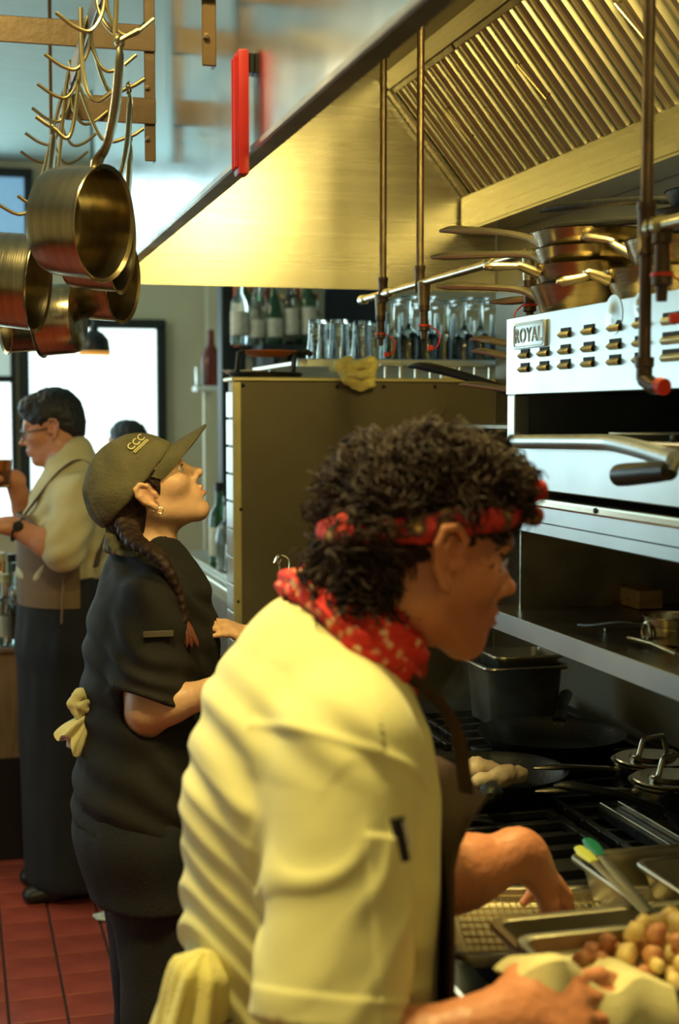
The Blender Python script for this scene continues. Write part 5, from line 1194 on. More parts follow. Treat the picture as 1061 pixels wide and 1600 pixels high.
def chef_folds(V, N):
    x, y, z = V[:, 0], V[:, 1], V[:, 2]
    ax = A(axR); q = V-sR[None]; t = q@ax; rad = np.linalg.norm(q-t[:, None]*ax[None], axis=1); sl = np.clip((0.105-rad)/0.02, 0, 1)*np.clip(t/0.05, 0, 1)*(y < 1.47)
    w = vnoise(V*A([3.0, 3.0, 3.0]), 1.6, 4)
    ph = 135*(z+0.60*(x-0.37)) + 9*w + 4.5*vnoise(V, 7, 8)
    s1 = np.sin(ph); f1 = np.where(s1 > 0, s1**1.0, 0.45*s1)
    low = np.clip((1.27-z)/0.12, 0, 1); back = np.clip((0.50-x)/0.06, 0, 1)
    d = (1-sl)*0.0075*f1*low*back*(0.55+0.45*vnoise(V, 7, 5))
    # long drapes from the shoulder blade
    ph2 = 95*(x*0.9+0.42*z)+7*vnoise(V, 5, 9); d += (1-sl)*0.0035*np.sin(ph2)*np.clip((z-1.10)/0.1, 0, 1)*np.clip((1.36-z)/0.06, 0, 1)*(x < 0.40)
    # sleeve: slanting folds falling from the armpit
    ph3 = 110*(z*0.8-0.80*(x-0.37))+7*vnoise(V, 6, 11)+2.5*vnoise(V, 14, 2); s3 = np.sin(ph3); d += sl*0.0078*np.where(s3 > 0, s3, 0.4*s3)*np.clip((t-0.07)/0.06, 0, 1)*np.clip((0.27-t)/0.05, 0.15, 1)*(0.5+0.5*vnoise(V, 8, 15))
    d += sl*0.0020*np.clip((t-0.235)/0.004, 0, 1)                       # stitched hem
    d += 0.0045*np.exp(-((t-0.005-0.25*(x-0.38))/0.006)**2)*(np.abs(rad-0.075) < 0.04)*(y < 1.45)*0.6   # shoulder seam
    # pocket on the sleeve
    pk = (sl > 0.3)*np.clip((0.178-np.abs(t-0.165)-0.098)/0.004, 0, 1)*np.clip((x-0.372)/0.004, 0, 1)*np.clip((0.448-x)/0.004, 0, 1)*(y < 1.37); d += 0.0028*pk
    d += 0.0012*vnoise(V, 22, 6)
    return d
link('shirt', v.mesh('shirt', shirt_m, 2, disp=chef_folds), chef)
# neckerchief
v = Vox((0.26, 1.38, 1.18), (0.66, 1.74, 1.50), 0.003)
kb = PD(494, 925, 1.62); kf = PD(640, 1080, 1.60); kc = kb.lerp(kf, 0.5); kx = (kf-kb)*0.5; kx0 = kx.copy()
loop = []
for i in range(25):
    a = 2*PI*i/24; loop.append(V3((kc.x, NB.y, kc.z)) + V3((kx.x, 0, kx.z))*-math.cos(a) + V3((0, 0.100, 0.0))*math.sin(a) + V3((0, 0, 0.014)))
upv = V3((kx.z*-1, 0, kx.x)).normalized()
upv = upv if upv.z > 0 else -upv
v.path(loop, [0.0190]*25, 0.010); v.path([p+upv*0.020-(p-kc)*0.06 for p in loop], [0.0145]*25, 0.010); v.path([p-upv*0.022+(p-kc)*0.14 for p in loop], [0.0145]*25, 0.010)
v.cone(loop[12], loop[12]+V3((0.015, 0, -0.05)), 0.022, 0.010, 0.01)
link('neckerchief', v.mesh('neckerchief', band_m, 1, disp=lambda V, N: 0.0030*vnoise(V*A([1, 1, 1]), 60)+0.0018*np.sin(260*(V[:, 2]+0.5*V[:, 0])+4*vnoise(V, 20))), chef)
# curly hair
v = Vox(hc-V3((0.19, 0.19, 0.17)), hc+V3((0.19, 0.19, 0.21)), 0.0036)
E = lambda c, r, k=0.03, sub=False: v.ell(H.L(*c), r, H.R, k, sub)
E((0, -0.014, 0.042), (0.080, 0.097, 0.083)); E((0, 0.042, 0.078), (0.062, 0.056, 0.044)); E((0, -0.064, 0.0), (0.070, 0.050, 0.082)); E((0, -0.086, -0.058), (0.048, 0.036, 0.054))
E((0, 0.110, -0.022), (0.085, 0.075, 0.072), 0.012, True); E((0, 0.06, -0.07), (0.12, 0.075, 0.060), 0.012, True)
for sx in (-1, 1): E((sx*0.090, -0.004, -0.012), (0.034, 0.030, 0.040), 0.010, True)
hv = v.mesh('hair', hair_m, 1, disp=lambda V, N: 0.009*vnoise(V, 40)+0.006*np.abs(vnoise(V, 85, 4))+0.003*vnoise(V, 170, 5))
link('hair', hv, chef); hv_, hn_ = arrs(hv)
hq = H.loc(hv_); ear = (np.abs(hq[:, 0]) > 0.040) & (hq[:, 1] > -0.058) & (hq[:, 2] < 0.036); face = (hq[:, 1] > 0.05) & (hq[:, 2] < 0.062)
strands(hv_, hn_, 5200, 0.040, 0.0013, 0.0052, hair_m, 'hair_locks', chef, droop=0.55, seed=4, fwd=H.f*0.3, mask=~ear & ~face)
strands(hv_, hn_, 1600, 0.026, 0.0011, 0.0050, hair_m, 'hair_curls', chef, droop=0.3, seed=9, mask=~ear)
# headband tied through the curls
v = Vox(hc-V3((0.17, 0.17, 0.12)), hc+V3((0.17, 0.17, 0.16)), 0.003)
hb = []
for i in range(37):
    a = 2*PI*i/36; y_ = -0.010+0.110*math.cos(a); x_ = 0.085*math.sin(a); z_ = 0.026+0.032*math.cos(a); hb.append(H.L(x_, y_, z_))
v.path(hb, [0.0095+0.002*math.sin(i*1.3) for i in range(37)], 0.006); v.path([p+H.u*(0.012+0.004*math.sin(i*0.9)) for i, p in enumerate(hb)], 0.0075, 0.006)
v.path([H.L(0.094*math.sin(a), -0.010+0.118*math.cos(a), 0.062+0.020*math.cos(a)) for a in np.linspace(0.05, 0.9, 8)], [0.010, 0.008, 0.007, 0.006, 0.006, 0.005, 0.004, 0.003], 0.005)
v.ell(H.L(0.05, 0.098, 0.085), (0.016, 0.012, 0.014), H.R, 0.006); v.ell(H.L(0.035, 0.108, 0.056), (0.018, 0.010, 0.013), H.R, 0.006)
link('headband', v.mesh('headband', headband_m, 1, disp=lambda V, N: 0.003*vnoise(V, 55)), chef)
eb = H.L(0.090, -0.028, 0.022); MB().lathe([(0.0025*math.sin(t), 0.0025*math.cos(t)) for t in np.linspace(PI, 0.01, 8)], 10, eb, cap=False).build('ear_stud', M['pipe_b'], chef)
# apron
def sheet(fn, nu, nv, th, name, m, parent, seed=0):
    P = [[V3(fn(i/(nu-1), j/(nv-1))) for j in range(nv)] for i in range(nu)]
    mb = MB(); rings = []
    g = {}
    for side_ in (0, 1):
        for i in range(nu):
            for j in range(nv):
                a = P[min(i+1, nu-1)][j]-P[max(i-1, 0)][j]; b = P[i][min(j+1, nv-1)]-P[i][max(j-1, 0)]; n = a.cross(b); n = n.normalized() if n.length > 1e-9 else V3((0, 0, 1))
                g[(side_, i, j)] = mb.bm.verts.new(P[i][j]+n*(th/2 if side_ else -th/2))
    F = mb.bm.faces.new
    for i in range(nu-1):
        for j in range(nv-1):
            F((g[0, i, j], g[0, i, j+1], g[0, i+1, j+1], g[0, i+1, j])); F((g[1, i, j], g[1, i+1, j], g[1, i+1, j+1], g[1, i, j+1]))
    for i in range(nu-1):
        for j in (0, nv-1): F((g[0, i, j], g[0, i+1, j], g[1, i+1, j], g[1, i, j]))
    for j in range(nv-1):
        for i in (0, nu-1): F((g[0, i, j], g[0, i, j+1], g[1, i, j+1], g[1, i, j]))
    return mb.build(name, m, parent)
def ap(u, t):
    z = 1.200-0.70*t; y = (u-0.5)*(0.21+0.22*min(1, t*2.2)); gap = max(0, 1-t/0.11)
    return (0.532-1.15*y*y*(1-0.3*gap)+0.040*gap*gap+0.004*math.sin(30*y+6*t), 1.56+y, z)
sheet(ap, 22, 30, 0.004, 'apron', apron_m, chef)
for s in (-1, 1): MB().tube(spline([(0.545, 1.56+s*0.085, 1.200), (0.520, 1.56+s*0.10, 1.29), (0.44, 1.56+s*0.10, 1.365)], 6), 0.010, 8, 0.25).build('apron_strap', apron_m, chef)
MB().tube(spline([(0.50, 1.372, 0.99), (0.40, 1.352, 0.985), (0.28, 1.40, 0.985), (0.222, 1.55, 0.985)], 6), 0.010, 8, 0.3).build('apron_string', apron_m, chef)
# trousers and shoes
trs_m = mat('black_trouser_cloth', (0.011, 0.012, 0.015), 0.85, bump=0.15, bscale=120, var=0.2)
shoe_m = mat('black_shoe_leather', (0.012, 0.011, 0.011), 0.4, var=0.2)
def trousers(parent, c, F, zh, w=0.16, d=0.12, m=trs_m, h=0.008, bend=0.0, name='trousers', stance=0.10, lg=(0.092, 0.070, 0.056)):
    R = V3((F.y, -F.x, 0)); v = Vox((c.x-0.34, c.y-0.34, 0.0), (c.x+0.34, c.y+0.34, zh+0.06), h)
    v.loft([(V3((c.x, c.y, zh)), w, d), (V3((c.x, c.y, zh-0.14)), w+0.01, d+0.015)], R, 0.03)
    for s in (-1, 1):
        hp = V3((c.x, c.y, zh-0.12))+R*s*0.085; kn = V3((c.x, c.y, zh*0.50))+R*s*stance+F*0.02; an = V3((c.x, c.y, 0.07))+R*s*stance-F*0.015
        v.cone(hp, kn, lg[0], lg[1], 0.04); v.cone(kn, an, lg[1]-0.002, lg[2], 0.03)
    v.half((0, 0, 0.035), (0, 0, -1))
    link(name, v.mesh(name, m, 2, disp=lambda V, N: 0.005*vnoise(V*A([1, 1, 0.5]), 22)), parent)
    for s in (-1, 1):
        v = Vox((-0.1, -0.16, 0), (0.1, 0.24, 0.16), 0.006); v.loft([((0, -0.05, 0.05), 0.042, 0.045), ((0, 0.06, 0.040), 0.047, 0.036), ((0, 0.15, 0.028), 0.044, 0.026)], (1, 0, 0), 0.02); v.cone((0, -0.04, 0.06), (0, -0.04, 0.11), 0.042, 0.045, 0.02); v.half((0, 0, 0.003), (0, 0, -1))
        o = link('shoe', v.mesh('shoe', shoe_m, 2), parent); p = V3((c.x, c.y, 0))+R*s*stance-F*0.01
        o.matrix_parent_inverse = Matrix.Translation(-V3(parent['bx'])); o.matrix_basis = Matrix.Translation(p) @ Matrix((R, F, V3((0, 0, 1)))).transposed().to_4x4()
trousers(chef, V3((0.37, 1.55, 0)), V3((1, 0, 0)), 0.93, 0.16, 0.118, mat('dark_trouser_cloth', (0.03, 0.032, 0.04), 0.85, bump=0.15, bscale=120, var=0.2))
# pen in the sleeve pocket
pe0, pe1 = PD(620, 1278, 1.335), PD(634, 1345, 1.335)
pen = thing('pen', 'black pen clipped in the sleeve pocket of the chef', 'pen', pe1)
MB().tube([pe0, pe0.lerp(pe1, 0.4)], [0.0075, 0.0065], 10).build('cap', M['black_pl'], pen)
MB().tube([pe0.lerp(pe1, 0.38), pe1], 0.0045, 10).build('barrel', M['black_pl'], pen)
MB().tube([pe0+V3((0.004, -0.006, -0.002)), pe0.lerp(pe1, 0.6)+V3((0.005, -0.007, 0))], 0.002, 6).build('pocket_clip', M['steel_h'], pen)
# towel under the gripping hand: a cloth thrown over the tray rim
def cloth(u, t):
    x = 0.530+0.165*u; yr = TRY-TL/2; q = t*0.26-0.075
    rip = 0.006*math.sin(9*u+1.0)+0.004*math.sin(17*u+4*t)
    hump = 0.046*math.exp(-((u-0.22)/0.22)**2)+0.004*math.exp(-((u-0.85)/0.12)**2)
    if q < 0: y, z = yr-q*1.0, TRZ+0.031+hump*(1+q*8)+q*0.10
    else:
        k = min(1, q/0.03); y, z = yr-0.014*k-0.012*math.sin(q*10)-0.006*math.sin(12*u), TRZ+0.031+hump*(1-k*0.4)-max(0, q-0.008)
    return (x+0.02*(t-0.3)*(u-0.5), y+rip*(0.4+t), z+rip*0.6)
one(sheet(cloth, 40, 30, 0.006, 'side_towel', M['towel_w'], None), 'cream side towel wrapped under the hand gripping the tray', 'towel')
# towel tucked at the back of the waist
tp = PD(292, 1575, 1.50)
def drape(top, bot, r0, r1, pleats, m, name, seed=0, n=72, rows=26, amp=0.30):
    """cloth gathered at the top and hanging in pleats"""
    top, bot = V3(top), V3(bot); rng = random.Random(seed); ph = [rng.uniform(0, 6) for _ in range(4)]; rings = []
    for j in range(rows+1):
        t = j/rows; c = top.lerp(bot, t); r = r0+(r1-r0)*t**0.7; r *= min(1, 0.25+t*9); sd, u_, _ = frame_from(bot-top, V3((0, 1, 0)))
        ring = []
        for k in range(n):
            a = 2*PI*k/n; f = 1+amp*(0.35+0.65*t)*math.sin(pleats*a+ph[0]+1.4*math.sin(2*a+ph[1])+1.2*t)+0.10*math.sin(2*a+ph[2]+4*t)+0.06*math.sin(9*a+ph[3]-5*t)
            ring.append(c+(sd*math.cos(a)+u_*math.sin(a))*r*f+(bot-top).normalized()*(0.012*math.sin(3*a+ph[1])*t))
        rings.append(ring)
    return MB().rings(rings).build(name, m, None)
td = drape(tp+V3((0.020, 0, 0.060)), tp+V3((-0.026, 0, -0.15)), 0.026, 0.052, 5, M['towel'], 'side_towel', 3)
one(td, 'yellow towel bunched at the back of the cream shirt', 'towel')

# ------------------------------------------------------------------ the cook in the cap
DW = 2.97
cook = thing('person', 'cook in a dark shirt and olive cap looking up toward the hood', 'person', (0.39, 2.95, 0))
B = basis(95, 33); nose = PD(315, 737, DW); hc = nose - (B[1]*0.113 - B[2]*0.032); H2 = Head(hc, B, 0.98)
NB2 = PD(232, 880, DW)
S_R, S_L = PD(238, 940, 2.82), PD(255, 935, 3.13)
E_R, W_R = PD(232, 1108, 2.80), PD(345, 1078, 2.78)
E_L, W_L = PD(305, 1105, 3.10), PD(398, 998, 2.97)
v = Vox(V3((0.14, 2.66, 0.94)), V3((0.74, 3.26, 1.62)), 0.0027)
H2.add(v, True)
v.cone(H2.L(0, -0.030, -0.045), NB2, 0.047, 0.056, 0.03)
zs_ = [PD(238, y_, DW) for y_ in (930, 1000, 1080, 1170, 1260)]
tw = [(NB2, 0.07, 0.055), (zs_[0], 0.150, 0.085), (zs_[1], 0.160, 0.108), (PD(232, 1080, DW), 0.145, 0.105), (PD(228, 1170, DW), 0.150, 0.110), (PD(225, 1250, DW), 0.165, 0.118)]
v.loft(tw, (0, 1, 0), 0.05)
for S, E_, Wr in ((S_R, E_R, W_R), (S_L, E_L, W_L)):
    v.cone(S, E_, 0.048, 0.038, 0.04); md = E_.lerp(Wr, 0.3); v.cone(E_, md, 0.038, 0.037, 0.02); v.cone(md, Wr, 0.037, 0.024, 0.02)
hand(v, W_R, (0.95, 0.1, 0.1), (-0.1, -0.4, 0.9), True, curl=(0.4, 0.6, 0.4), s=0.92)
hand(v, W_L, PD(338, 975, 2.90)-W_L, (0.2, -0.4, 0.9), False, curl=(0.15, 0.25, 0.15), s=0.78, thumb=(0.1, 0.2))
link('body', v.mesh('body', skin_w, 2, tint=lambda V: H2.tint(V, brow=(0.12, 0.07, 0.05), lip=(0.80, 0.42, 0.44))), cook)
H2.eyes(cook)
dk = mat('black_brown_cotton', (0.0085, 0.0066, 0.0055), 0.85, bump=0.12, bscale=200, var=0.2)
v = Vox(V3((0.08, 2.58, 0.74)), V3((0.66, 3.32, 1.44)), 0.0045)
v.loft([(NB2+V3((0, 0, 0.0)), 0.085, 0.070), (zs_[0], 0.170, 0.105), (zs_[1], 0.180, 0.128), (PD(234, 1080, DW), 0.165, 0.126), (PD(230, 1170, DW), 0.168, 0.128), (PD(226, 1240, DW), 0.180, 0.136), (PD(224, 1300, DW), 0.182, 0.136)], (0, 1, 0), 0.05)
for S, E_, f in ((S_R, E_R, 0.90), (S_L, E_L, 0.85)):
    Eh = S.lerp(E_, f); ax = (E_-S).normalized(); ax2 = (ax+V3((-0.32, 0, 0.0))).normalized() if S is S_R else ax
    v.sleeve(S, Eh+ax*0.05, 0.060, 0.078, Eh, ax2, 0.030); v.cone(Eh-ax*0.04, Eh+ax*0.02, 0.046, 0.056, 0.005, sub=True)
v.cone(NB2+V3((-0.02, 0, -0.01)), NB2+V3((-0.012, 0, 0.030)), 0.066, 0.058, 0.02)
v.cone(H2.L(0, -0.030, -0.045), NB2+V3((0.004, 0, 0.0)), 0.050, 0.058, 0.006, sub=True)
v.half((0, 0, PD(224, 1280, DW).z), (0, 0, -1))
link('shirt', v.mesh('shirt', dk, 2, disp=lambda V, N: 0.0055*np.sin(95*(V[:, 2]+0.6*V[:, 0])+8*vnoise(V, 6))*(0.5+0.5*vnoise(V, 8, 3))+0.002*vnoise(V, 26)), cook)
p0, p1 = PD(224, 994, 2.747), PD(271, 987, 2.747); MB().box(p0.lerp(p1, 0.5), ((p1-p0).length, 0.006, 0.012), None, 0.001).build('sleeve_tab', mat('khaki_tape', (0.09, 0.075, 0.05), 0.8, var=0.1), cook)
# collar cloth and strap at the nape
cam_m = paisley('camo_strap', (0.10, 0.085, 0.04), (0.32, 0.20, 0.09), (0.05, 0.05, 0.03), 40, 0.6)
MB().tube(spline([PD(172, 812, 2.93), PD(176, 845, 2.90), PD(190, 862, 2.88), PD(215, 866, 2.86)], 6), 0.011, 8, 0.4).build('cap_strap', cam_m, cook)
v = Vox(NB2-V3((0.11, 0.11, 0.04)), NB2+V3((0.11, 0.11, 0.09)), 0.004)
lp = [NB2+V3((-0.012+0.070*math.cos(a), 0.070*math.sin(a), 0.022-0.012*math.cos(a))) for a in np.linspace(0.9, 2*PI-0.9, 20)]
v.path(lp, 0.010, 0.006); v.path([p+V3((0, 0, 0.014)) for p in lp], 0.008, 0.006)
link('collar', v.mesh('collar', cam_m, 1, disp=lambda V, N: 0.002*vnoise(V, 60)), cook)
# hair under the cap and the braid
v = Vox(hc-V3((0.16, 0.16, 0.16)), hc+V3((0.16, 0.16, 0.14)), 0.004)
v.ell(H2.L(0, -0.022, 0.022), (0.080, 0.096, 0.084), H2.R, 0.02); v.ell(H2.L(0, -0.072, -0.035), (0.062, 0.042, 0.060), H2.R, 0.03)
v.ell(H2.L(0, 0.095, -0.03), (0.09, 0.078, 0.085), H2.R, 0.01, True)
for sx in (-1, 1): v.ell(H2.L(sx*0.085, -0.006, -0.016), (0.03, 0.030, 0.036), H2.R, 0.008, True); v.cone(H2.L(sx*0.068, 0.022, 0.02), H2.L(sx*0.070, 0.014, -0.018), 0.010, 0.005, 0.01)
link('hair', v.mesh('hair', hair_m, 1, disp=lambda V, N: 0.003*vnoise(V*A([1, 1, 0.4]), 120)+0.003*vnoise(V, 50)), cook)
bp0 = spline([PD(195, 812, 2.90), PD(210, 845, 2.83), PD(246, 868, 2.79), PD(270, 905, 2.79), PD(284, 950, 2.80), PD(291, 975, 2.80)], 7)
v = Vox([min(p[i] for p in bp0)-0.05 for i in range(3)], [max(p[i] for p in bp0)+0.05 for i in range(3)], 0.0032)
for i, p in enumerate(bp0[:-1]):
    d = (bp0[i+1]-p).normalized(); s_, u_, _ = frame_from(d); k = (1 if i % 2 else -1); sz = 0.019-0.009*i/len(bp0); dd = (d*0.8+s_*k*0.6).normalized(); oth = dd.cross(u_)
    v.ell(p+s_*k*sz*0.45, (sz*1.15, sz*0.72, sz*0.8), [list(dd), list(oth), list(u_)], 0.005)
link('braid', v.mesh('braid', hair_m, 1, disp=lambda V, N: 0.0012*vnoise(V, 160)), cook)
tail_m = mat('auburn_hair_end', (0.13, 0.035, 0.02), 0.5, var=0.3, bump=0.2, bscale=120)
for a, b in ((292, 1012), (300, 1012), (310, 1010)): MB().tube(spline([PD(291, 972, 2.80), PD((291+a)/2+1, 992, 2.79), PD(a, b, 2.79)], 5), [0.006]*5+[0.005]*4+[0.003, 0.001], 6).build('braid_end', tail_m, cook)
# cap
cap_m = mat('olive_washed_cotton', (0.092, 0.080, 0.042), 0.9, bump=0.25, bscale=130, var=0.22, vscale=16)
v = Vox(hc-V3((0.19, 0.16, 0.16)), hc+V3((0.24, 0.16, 0.22)), 0.0034)
v.ell(H2.L(0, -0.014, 0.026), (0.086, 0.110, 0.098), H2.R, 0.02); v.ell(H2.L(0, -0.05, 0.010), (0.080, 0.072, 0.070), H2.R, 0.03)
# open underneath: cut along the band
cn = (H2.u*-0.93+H2.f*0.30).normalized(); v.half(H2.L(0, 0.0, 0.020), cn, 0.004)
v.ell(H2.L(0, -0.014, 0.016), (0.078, 0.100, 0.086), H2.R, 0.004, True)
link('cap', v.mesh('cap', cap_m, 2, disp=lambda V, N: 0.0025*vnoise(V, 32)-0.0022*np.exp(-(H2.loc(V)[:, 0]/0.0028)**2)-0.0018*np.exp(-((np.abs(H2.loc(V)[:, 0])-0.052-0.25*H2.loc(V)[:, 1]*0)/0.0024)**2)), cook)
def brim(u, t):
    s_ = (u-0.5)*2; a = s_*1.25; e = math.sqrt(max(0.0, 1-0.97*s_*s_))
    x = math.sin(a)*0.084*(1-0.10*t*abs(s_)); y = -0.014+math.cos(a)*0.106 + 0.086*t*e
    z = 0.050-0.004*t - 0.022*s_*s_-0.012*t*s_*s_-0.010*(1-math.cos(a))
    return H2.L(x, y, z)
bo = sheet(brim, 25, 10, 0.0045, 'brim', cap_m, cook)
# embroidered letters on the cap front
fc = bpy.data.curves.new('cap_lettering', 'FONT'); fc.body = 'CCC'; fc.size = 0.024; fc.extrude = 0.0010; fc.align_x = 'CENTER'; fc.align_y = 'CENTER'; fc.shear = 0.3
thr = mat('cream_embroidery', (0.62, 0.54, 0.26), 0.8, var=0.1); 
tmp = bpy.data.objects.new('tmp', fc); COL.objects.link(tmp); dg = bpy.context.evaluated_depsgraph_get(); me = bpy.data.meshes.new_from_object(tmp.evaluated_get(dg)); bpy.data.objects.remove(tmp)
me.materials.clear(); me.materials.append(thr); me.name = 'cap_lettering'
pos = H2.L(0.0487, 0.0300, 0.094); nn = V3((H2.r*6.58+H2.f*4.02+H2.u*7.09)).normalized(); xx = (H2.f*0.85-H2.r*0.8); xx = (xx-nn*xx.dot(nn)).normalized(); yy = nn.cross(xx)
fo = link('embroidery', me, cook); fo.matrix_basis = Matrix.Translation(pos+nn*0.0035) @ Matrix((xx, yy, nn)).transposed().to_4x4()
for dz in (-0.013, -0.017): MB().tube([pos+nn*0.004+yy*dz-xx*0.026, pos+nn*0.0045+yy*dz+xx*0.022], 0.0011, 6).build('stitch_line', thr, cook)
MB().tube(arc(H2.L(0.084, -0.004, -0.046), 0.006, 0, 2*PI, 12, H2.f, H2.u), 0.0011, 6).build('hoop_earring', M['pipe_b'], cook)
MB().lathe([(0.0022*math.sin(t), 0.0022*math.cos(t)) for t in np.linspace(PI, 0.01, 8)], 10, H2.L(0.085, -0.016, -0.040), cap=False).build('ear_stud', M['pipe_b'], cook)
trousers(cook, V3((zs_[0].x-0.005, zs_[0].y, 0)), V3((1, 0, 0)), PD(224, 1265, DW).z+0.02, 0.165, 0.118, stance=0.085, lg=(0.106, 0.092, 0.078))
# black apron skirt and pocket at the back
v = Vox(V3((0.08, 2.68, 0.36)), V3((0.62, 3.22, 1.02)), 0.006)
a_c = PD(224, 1290, DW); v.loft([(a_c+V3((0.008, 0, 0.14)), 0.175, 0.134), (a_c, 0.186, 0.140), (a_c+V3((0.020, 0, -0.16)), 0.184, 0.126)], (0, 1, 0), 0.03); v.half((0, 0, a_c.z-0.14), (0, 0, -1)); v.half((0, 0, a_c.z+0.10), (0, 0, 1))
link('waist_apron', v.mesh('waist_apron', trs_m, 2, disp=lambda V, N: 0.004*vnoise(V*A([1, 1, 0.3]), 25)), cook)
bp2 = PD(150, 1275, 2.92); MB().box(bp2, (0.016, 0.12, 0.15), Matrix.Rotation(-0.25, 3, 'Y'), 0.006, 2).build('hip_pocket', apron_m, cook)
# towel hanging from the waist
tp = PD(124, 1128, 2.90)
td = thing('side_towel', 'small cream towel knotted at the back of the capped cook', 'towel', tp)
o = drape(tp+V3((0.026, 0, 0.014)), tp+V3((-0.022, 0, -0.040)), 0.012, 0.028, 4, M['towel_w'], 'towel_end', 5, rows=16, amp=0.34); o.parent = td; o.matrix_parent_inverse = Matrix.Translation(-tp)
v = Vox(tp-V3((0.06, 0.06, 0.04)), tp+V3((0.07, 0.06, 0.09)), 0.003)
v.path([tp+V3((0.026, 0, 0.052)), tp+V3((0.002, 0, 0.058)), tp+V3((-0.012, 0, 0.040)), tp+V3((-0.002, 0, 0.020)), tp+V3((0.022, 0, 0.020))], [0.010, 0.012, 0.012, 0.012, 0.010], 0.004)
v.path([tp+V3((0.020, -0.016, 0.044)), tp+V3((0.002, -0.018, 0.036)), tp+V3((0.018, -0.015, 0.026))], [0.007, 0.008, 0.007], 0.003)
link('towel_knot', v.mesh('towel_knot', M['towel_w'], 1, disp=lambda V, N: 0.0015*vnoise(V, 90)+0.001*vnoise(V, 240, 2)), td)

# ------------------------------------------------------------------ the bartender
DB = 4.80
bart = thing('person', 'bartender in glasses, cream shirt and brown apron facing the window', 'person', (0.30, 4.88, 0))
B = basis(-82, -12); nose = PD(32, 694, DB); hc = nose - (B[1]*0.113 - B[2]*0.032)*1.0; H3 = Head(hc, B, 1.0)
NB3 = PD(112, 730, DB)
sL, sR_ = PD(120, 778, DB-0.18), PD(112, 775, DB+0.20)
eL, wL = PD(98, 862, DB-0.30), PD(18, 822, DB-0.28)
eR, wR = PD(48, 815, DB+0.24), PD(20, 748, DB+0.10)
v = Vox(V3((-0.25, 4.40, 0.88)), V3((0.72, 5.36, 1.80)), 0.0055)
H3.add(v); v.cone(H3.L(0, -0.030, -0.045), NB3, 0.058, 0.068, 0.03)
tb_ = [(NB3, 0.08, 0.065), (PD(112, 775, DB), 0.18, 0.10), (PD(105, 830, DB), 0.18, 0.125), (PD(102, 890, DB), 0.175, 0.13), (PD(104, 960, DB), 0.175, 0.125)]
v.loft(tb_, (0, 1, 0), 0.05)
for S, E_, Wr in ((sL, eL, wL), (sR_, eR, wR)):
    v.cone(S, E_, 0.054, 0.046, 0.04); md = E_.lerp(Wr, 0.3); v.cone(E_, md, 0.046, 0.044, 0.02); v.cone(md, Wr, 0.044, 0.029, 0.02)
hand(v, wL, (-0.95, 0, 0.1), (0.1, -0.3, 0.9), False, curl=(0.6, 0.8, 0.5)); hand(v, wR, (-0.9, -0.1, 0.15), (0.3, 0.3, 0.9), True, curl=(0.7, 0.9, 0.5))
link('body', v.mesh('body', skin_b, 2, tint=lambda V: H3.tint(V)), bart); H3.eyes(bart)
v = Vox(V3((-0.05, 4.40, 0.90)), V3((0.72, 5.36, 1.66)), 0.006)
v.loft([(NB3+V3((0, 0, 0.005)), 0.09, 0.078), (PD(112, 775, DB), 0.195, 0.118), (PD(105, 830, DB), 0.20, 0.142), (PD(102, 890, DB), 0.19, 0.148), (PD(104, 950, DB), 0.19, 0.142)], (0, 1, 0), 0.05)
for S, E_ in ((sL, eL), (sR_, eR)):
    Eh = S.lerp(E_, 0.96); ax = (E_-S).normalized(); v.cone(S, Eh, 0.070, 0.072, 0.035); 
v.cone(NB3+V3((0.02, 0, 0.0)), NB3+V3((0.012, 0, 0.045)), 0.072, 0.064, 0.02)
v.cone(H3.L(0, -0.030, -0.045), NB3, 0.060, 0.066, 0.006, sub=True); v.half((0, 0, 1.085), (0, 0, -1))
tan_m = mat('khaki_shirt_cotton', (0.52, 0.44, 0.24), 0.85, bump=0.1, bscale=200, var=0.08)
link('shirt', v.mesh('shirt', tan_m, 2, disp=lambda V, N: 0.008*np.sin(75*(V[:, 2]-0.5*V[:, 0])+8*vnoise(V, 6))*(0.5+0.5*vnoise(V, 7, 3))+0.003*vnoise(V, 22)), bart)
brn = mat('brown_bar_apron', (0.17, 0.105, 0.055), 0.8, bump=0.12, bscale=150, var=0.12)
wc = PD(103, 880, DB)
def apb(u, t):
    a = (u-0.5)*2*1.75; rr = 1.0; z = PD(103, 800, DB).z-(0.30)*t; w = 0.35+0.65*min(1, t*2.4)
    a *= w; return (wc.x-0.160*math.cos(a), wc.y-0.212*math.sin(a), z)
sheet(apb, 26, 14, 0.006, 'apron_bib', brn, bart)
MB().tube(spline([wc+V3((-0.14, -0.09, 0.17)), sL+V3((-0.05, 0.06, 0.085)), PD(128, 722, DB-0.08), PD(150, 752, DB-0.06), PD(160, 830, DB-0.10), PD(150, 885, DB-0.20)], 8), 0.013, 8, 0.35).build('apron_strap', mat('brown_strap', (0.07, 0.045, 0.03), 0.8, var=0.1), bart)
trousers(bart, V3((wc.x, wc.y, 0)), V3((-1, 0, 0)), 1.10, 0.185, 0.140, h=0.009)
v = Vox(V3((wc.x-0.25, wc.y-0.26, 0.0)), V3((wc.x+0.25, wc.y+0.26, 1.16)), 0.009); v.loft([((wc.x, wc.y, 1.14), 0.202, 0.156), ((wc.x, wc.y, 0.85), 0.215, 0.170), ((wc.x+0.01, wc.y, 0.10), 0.22, 0.165)], (0, 1, 0), 0.02); v.half((0, 0, 0.045), (0, 0, -1)); v.half((0, 0, 1.10), (0, 0, 1))
link('long_apron', v.mesh('long_apron', trs_m, 2, disp=lambda V, N: 0.006*vnoise(V*A([1, 1, 0.25]), 22)), bart)
MB().tube([PD(99, 902, DB-0.235), PD(96, 975, DB-0.245)], 0.004, 6).build('apron_string', brn, bart)
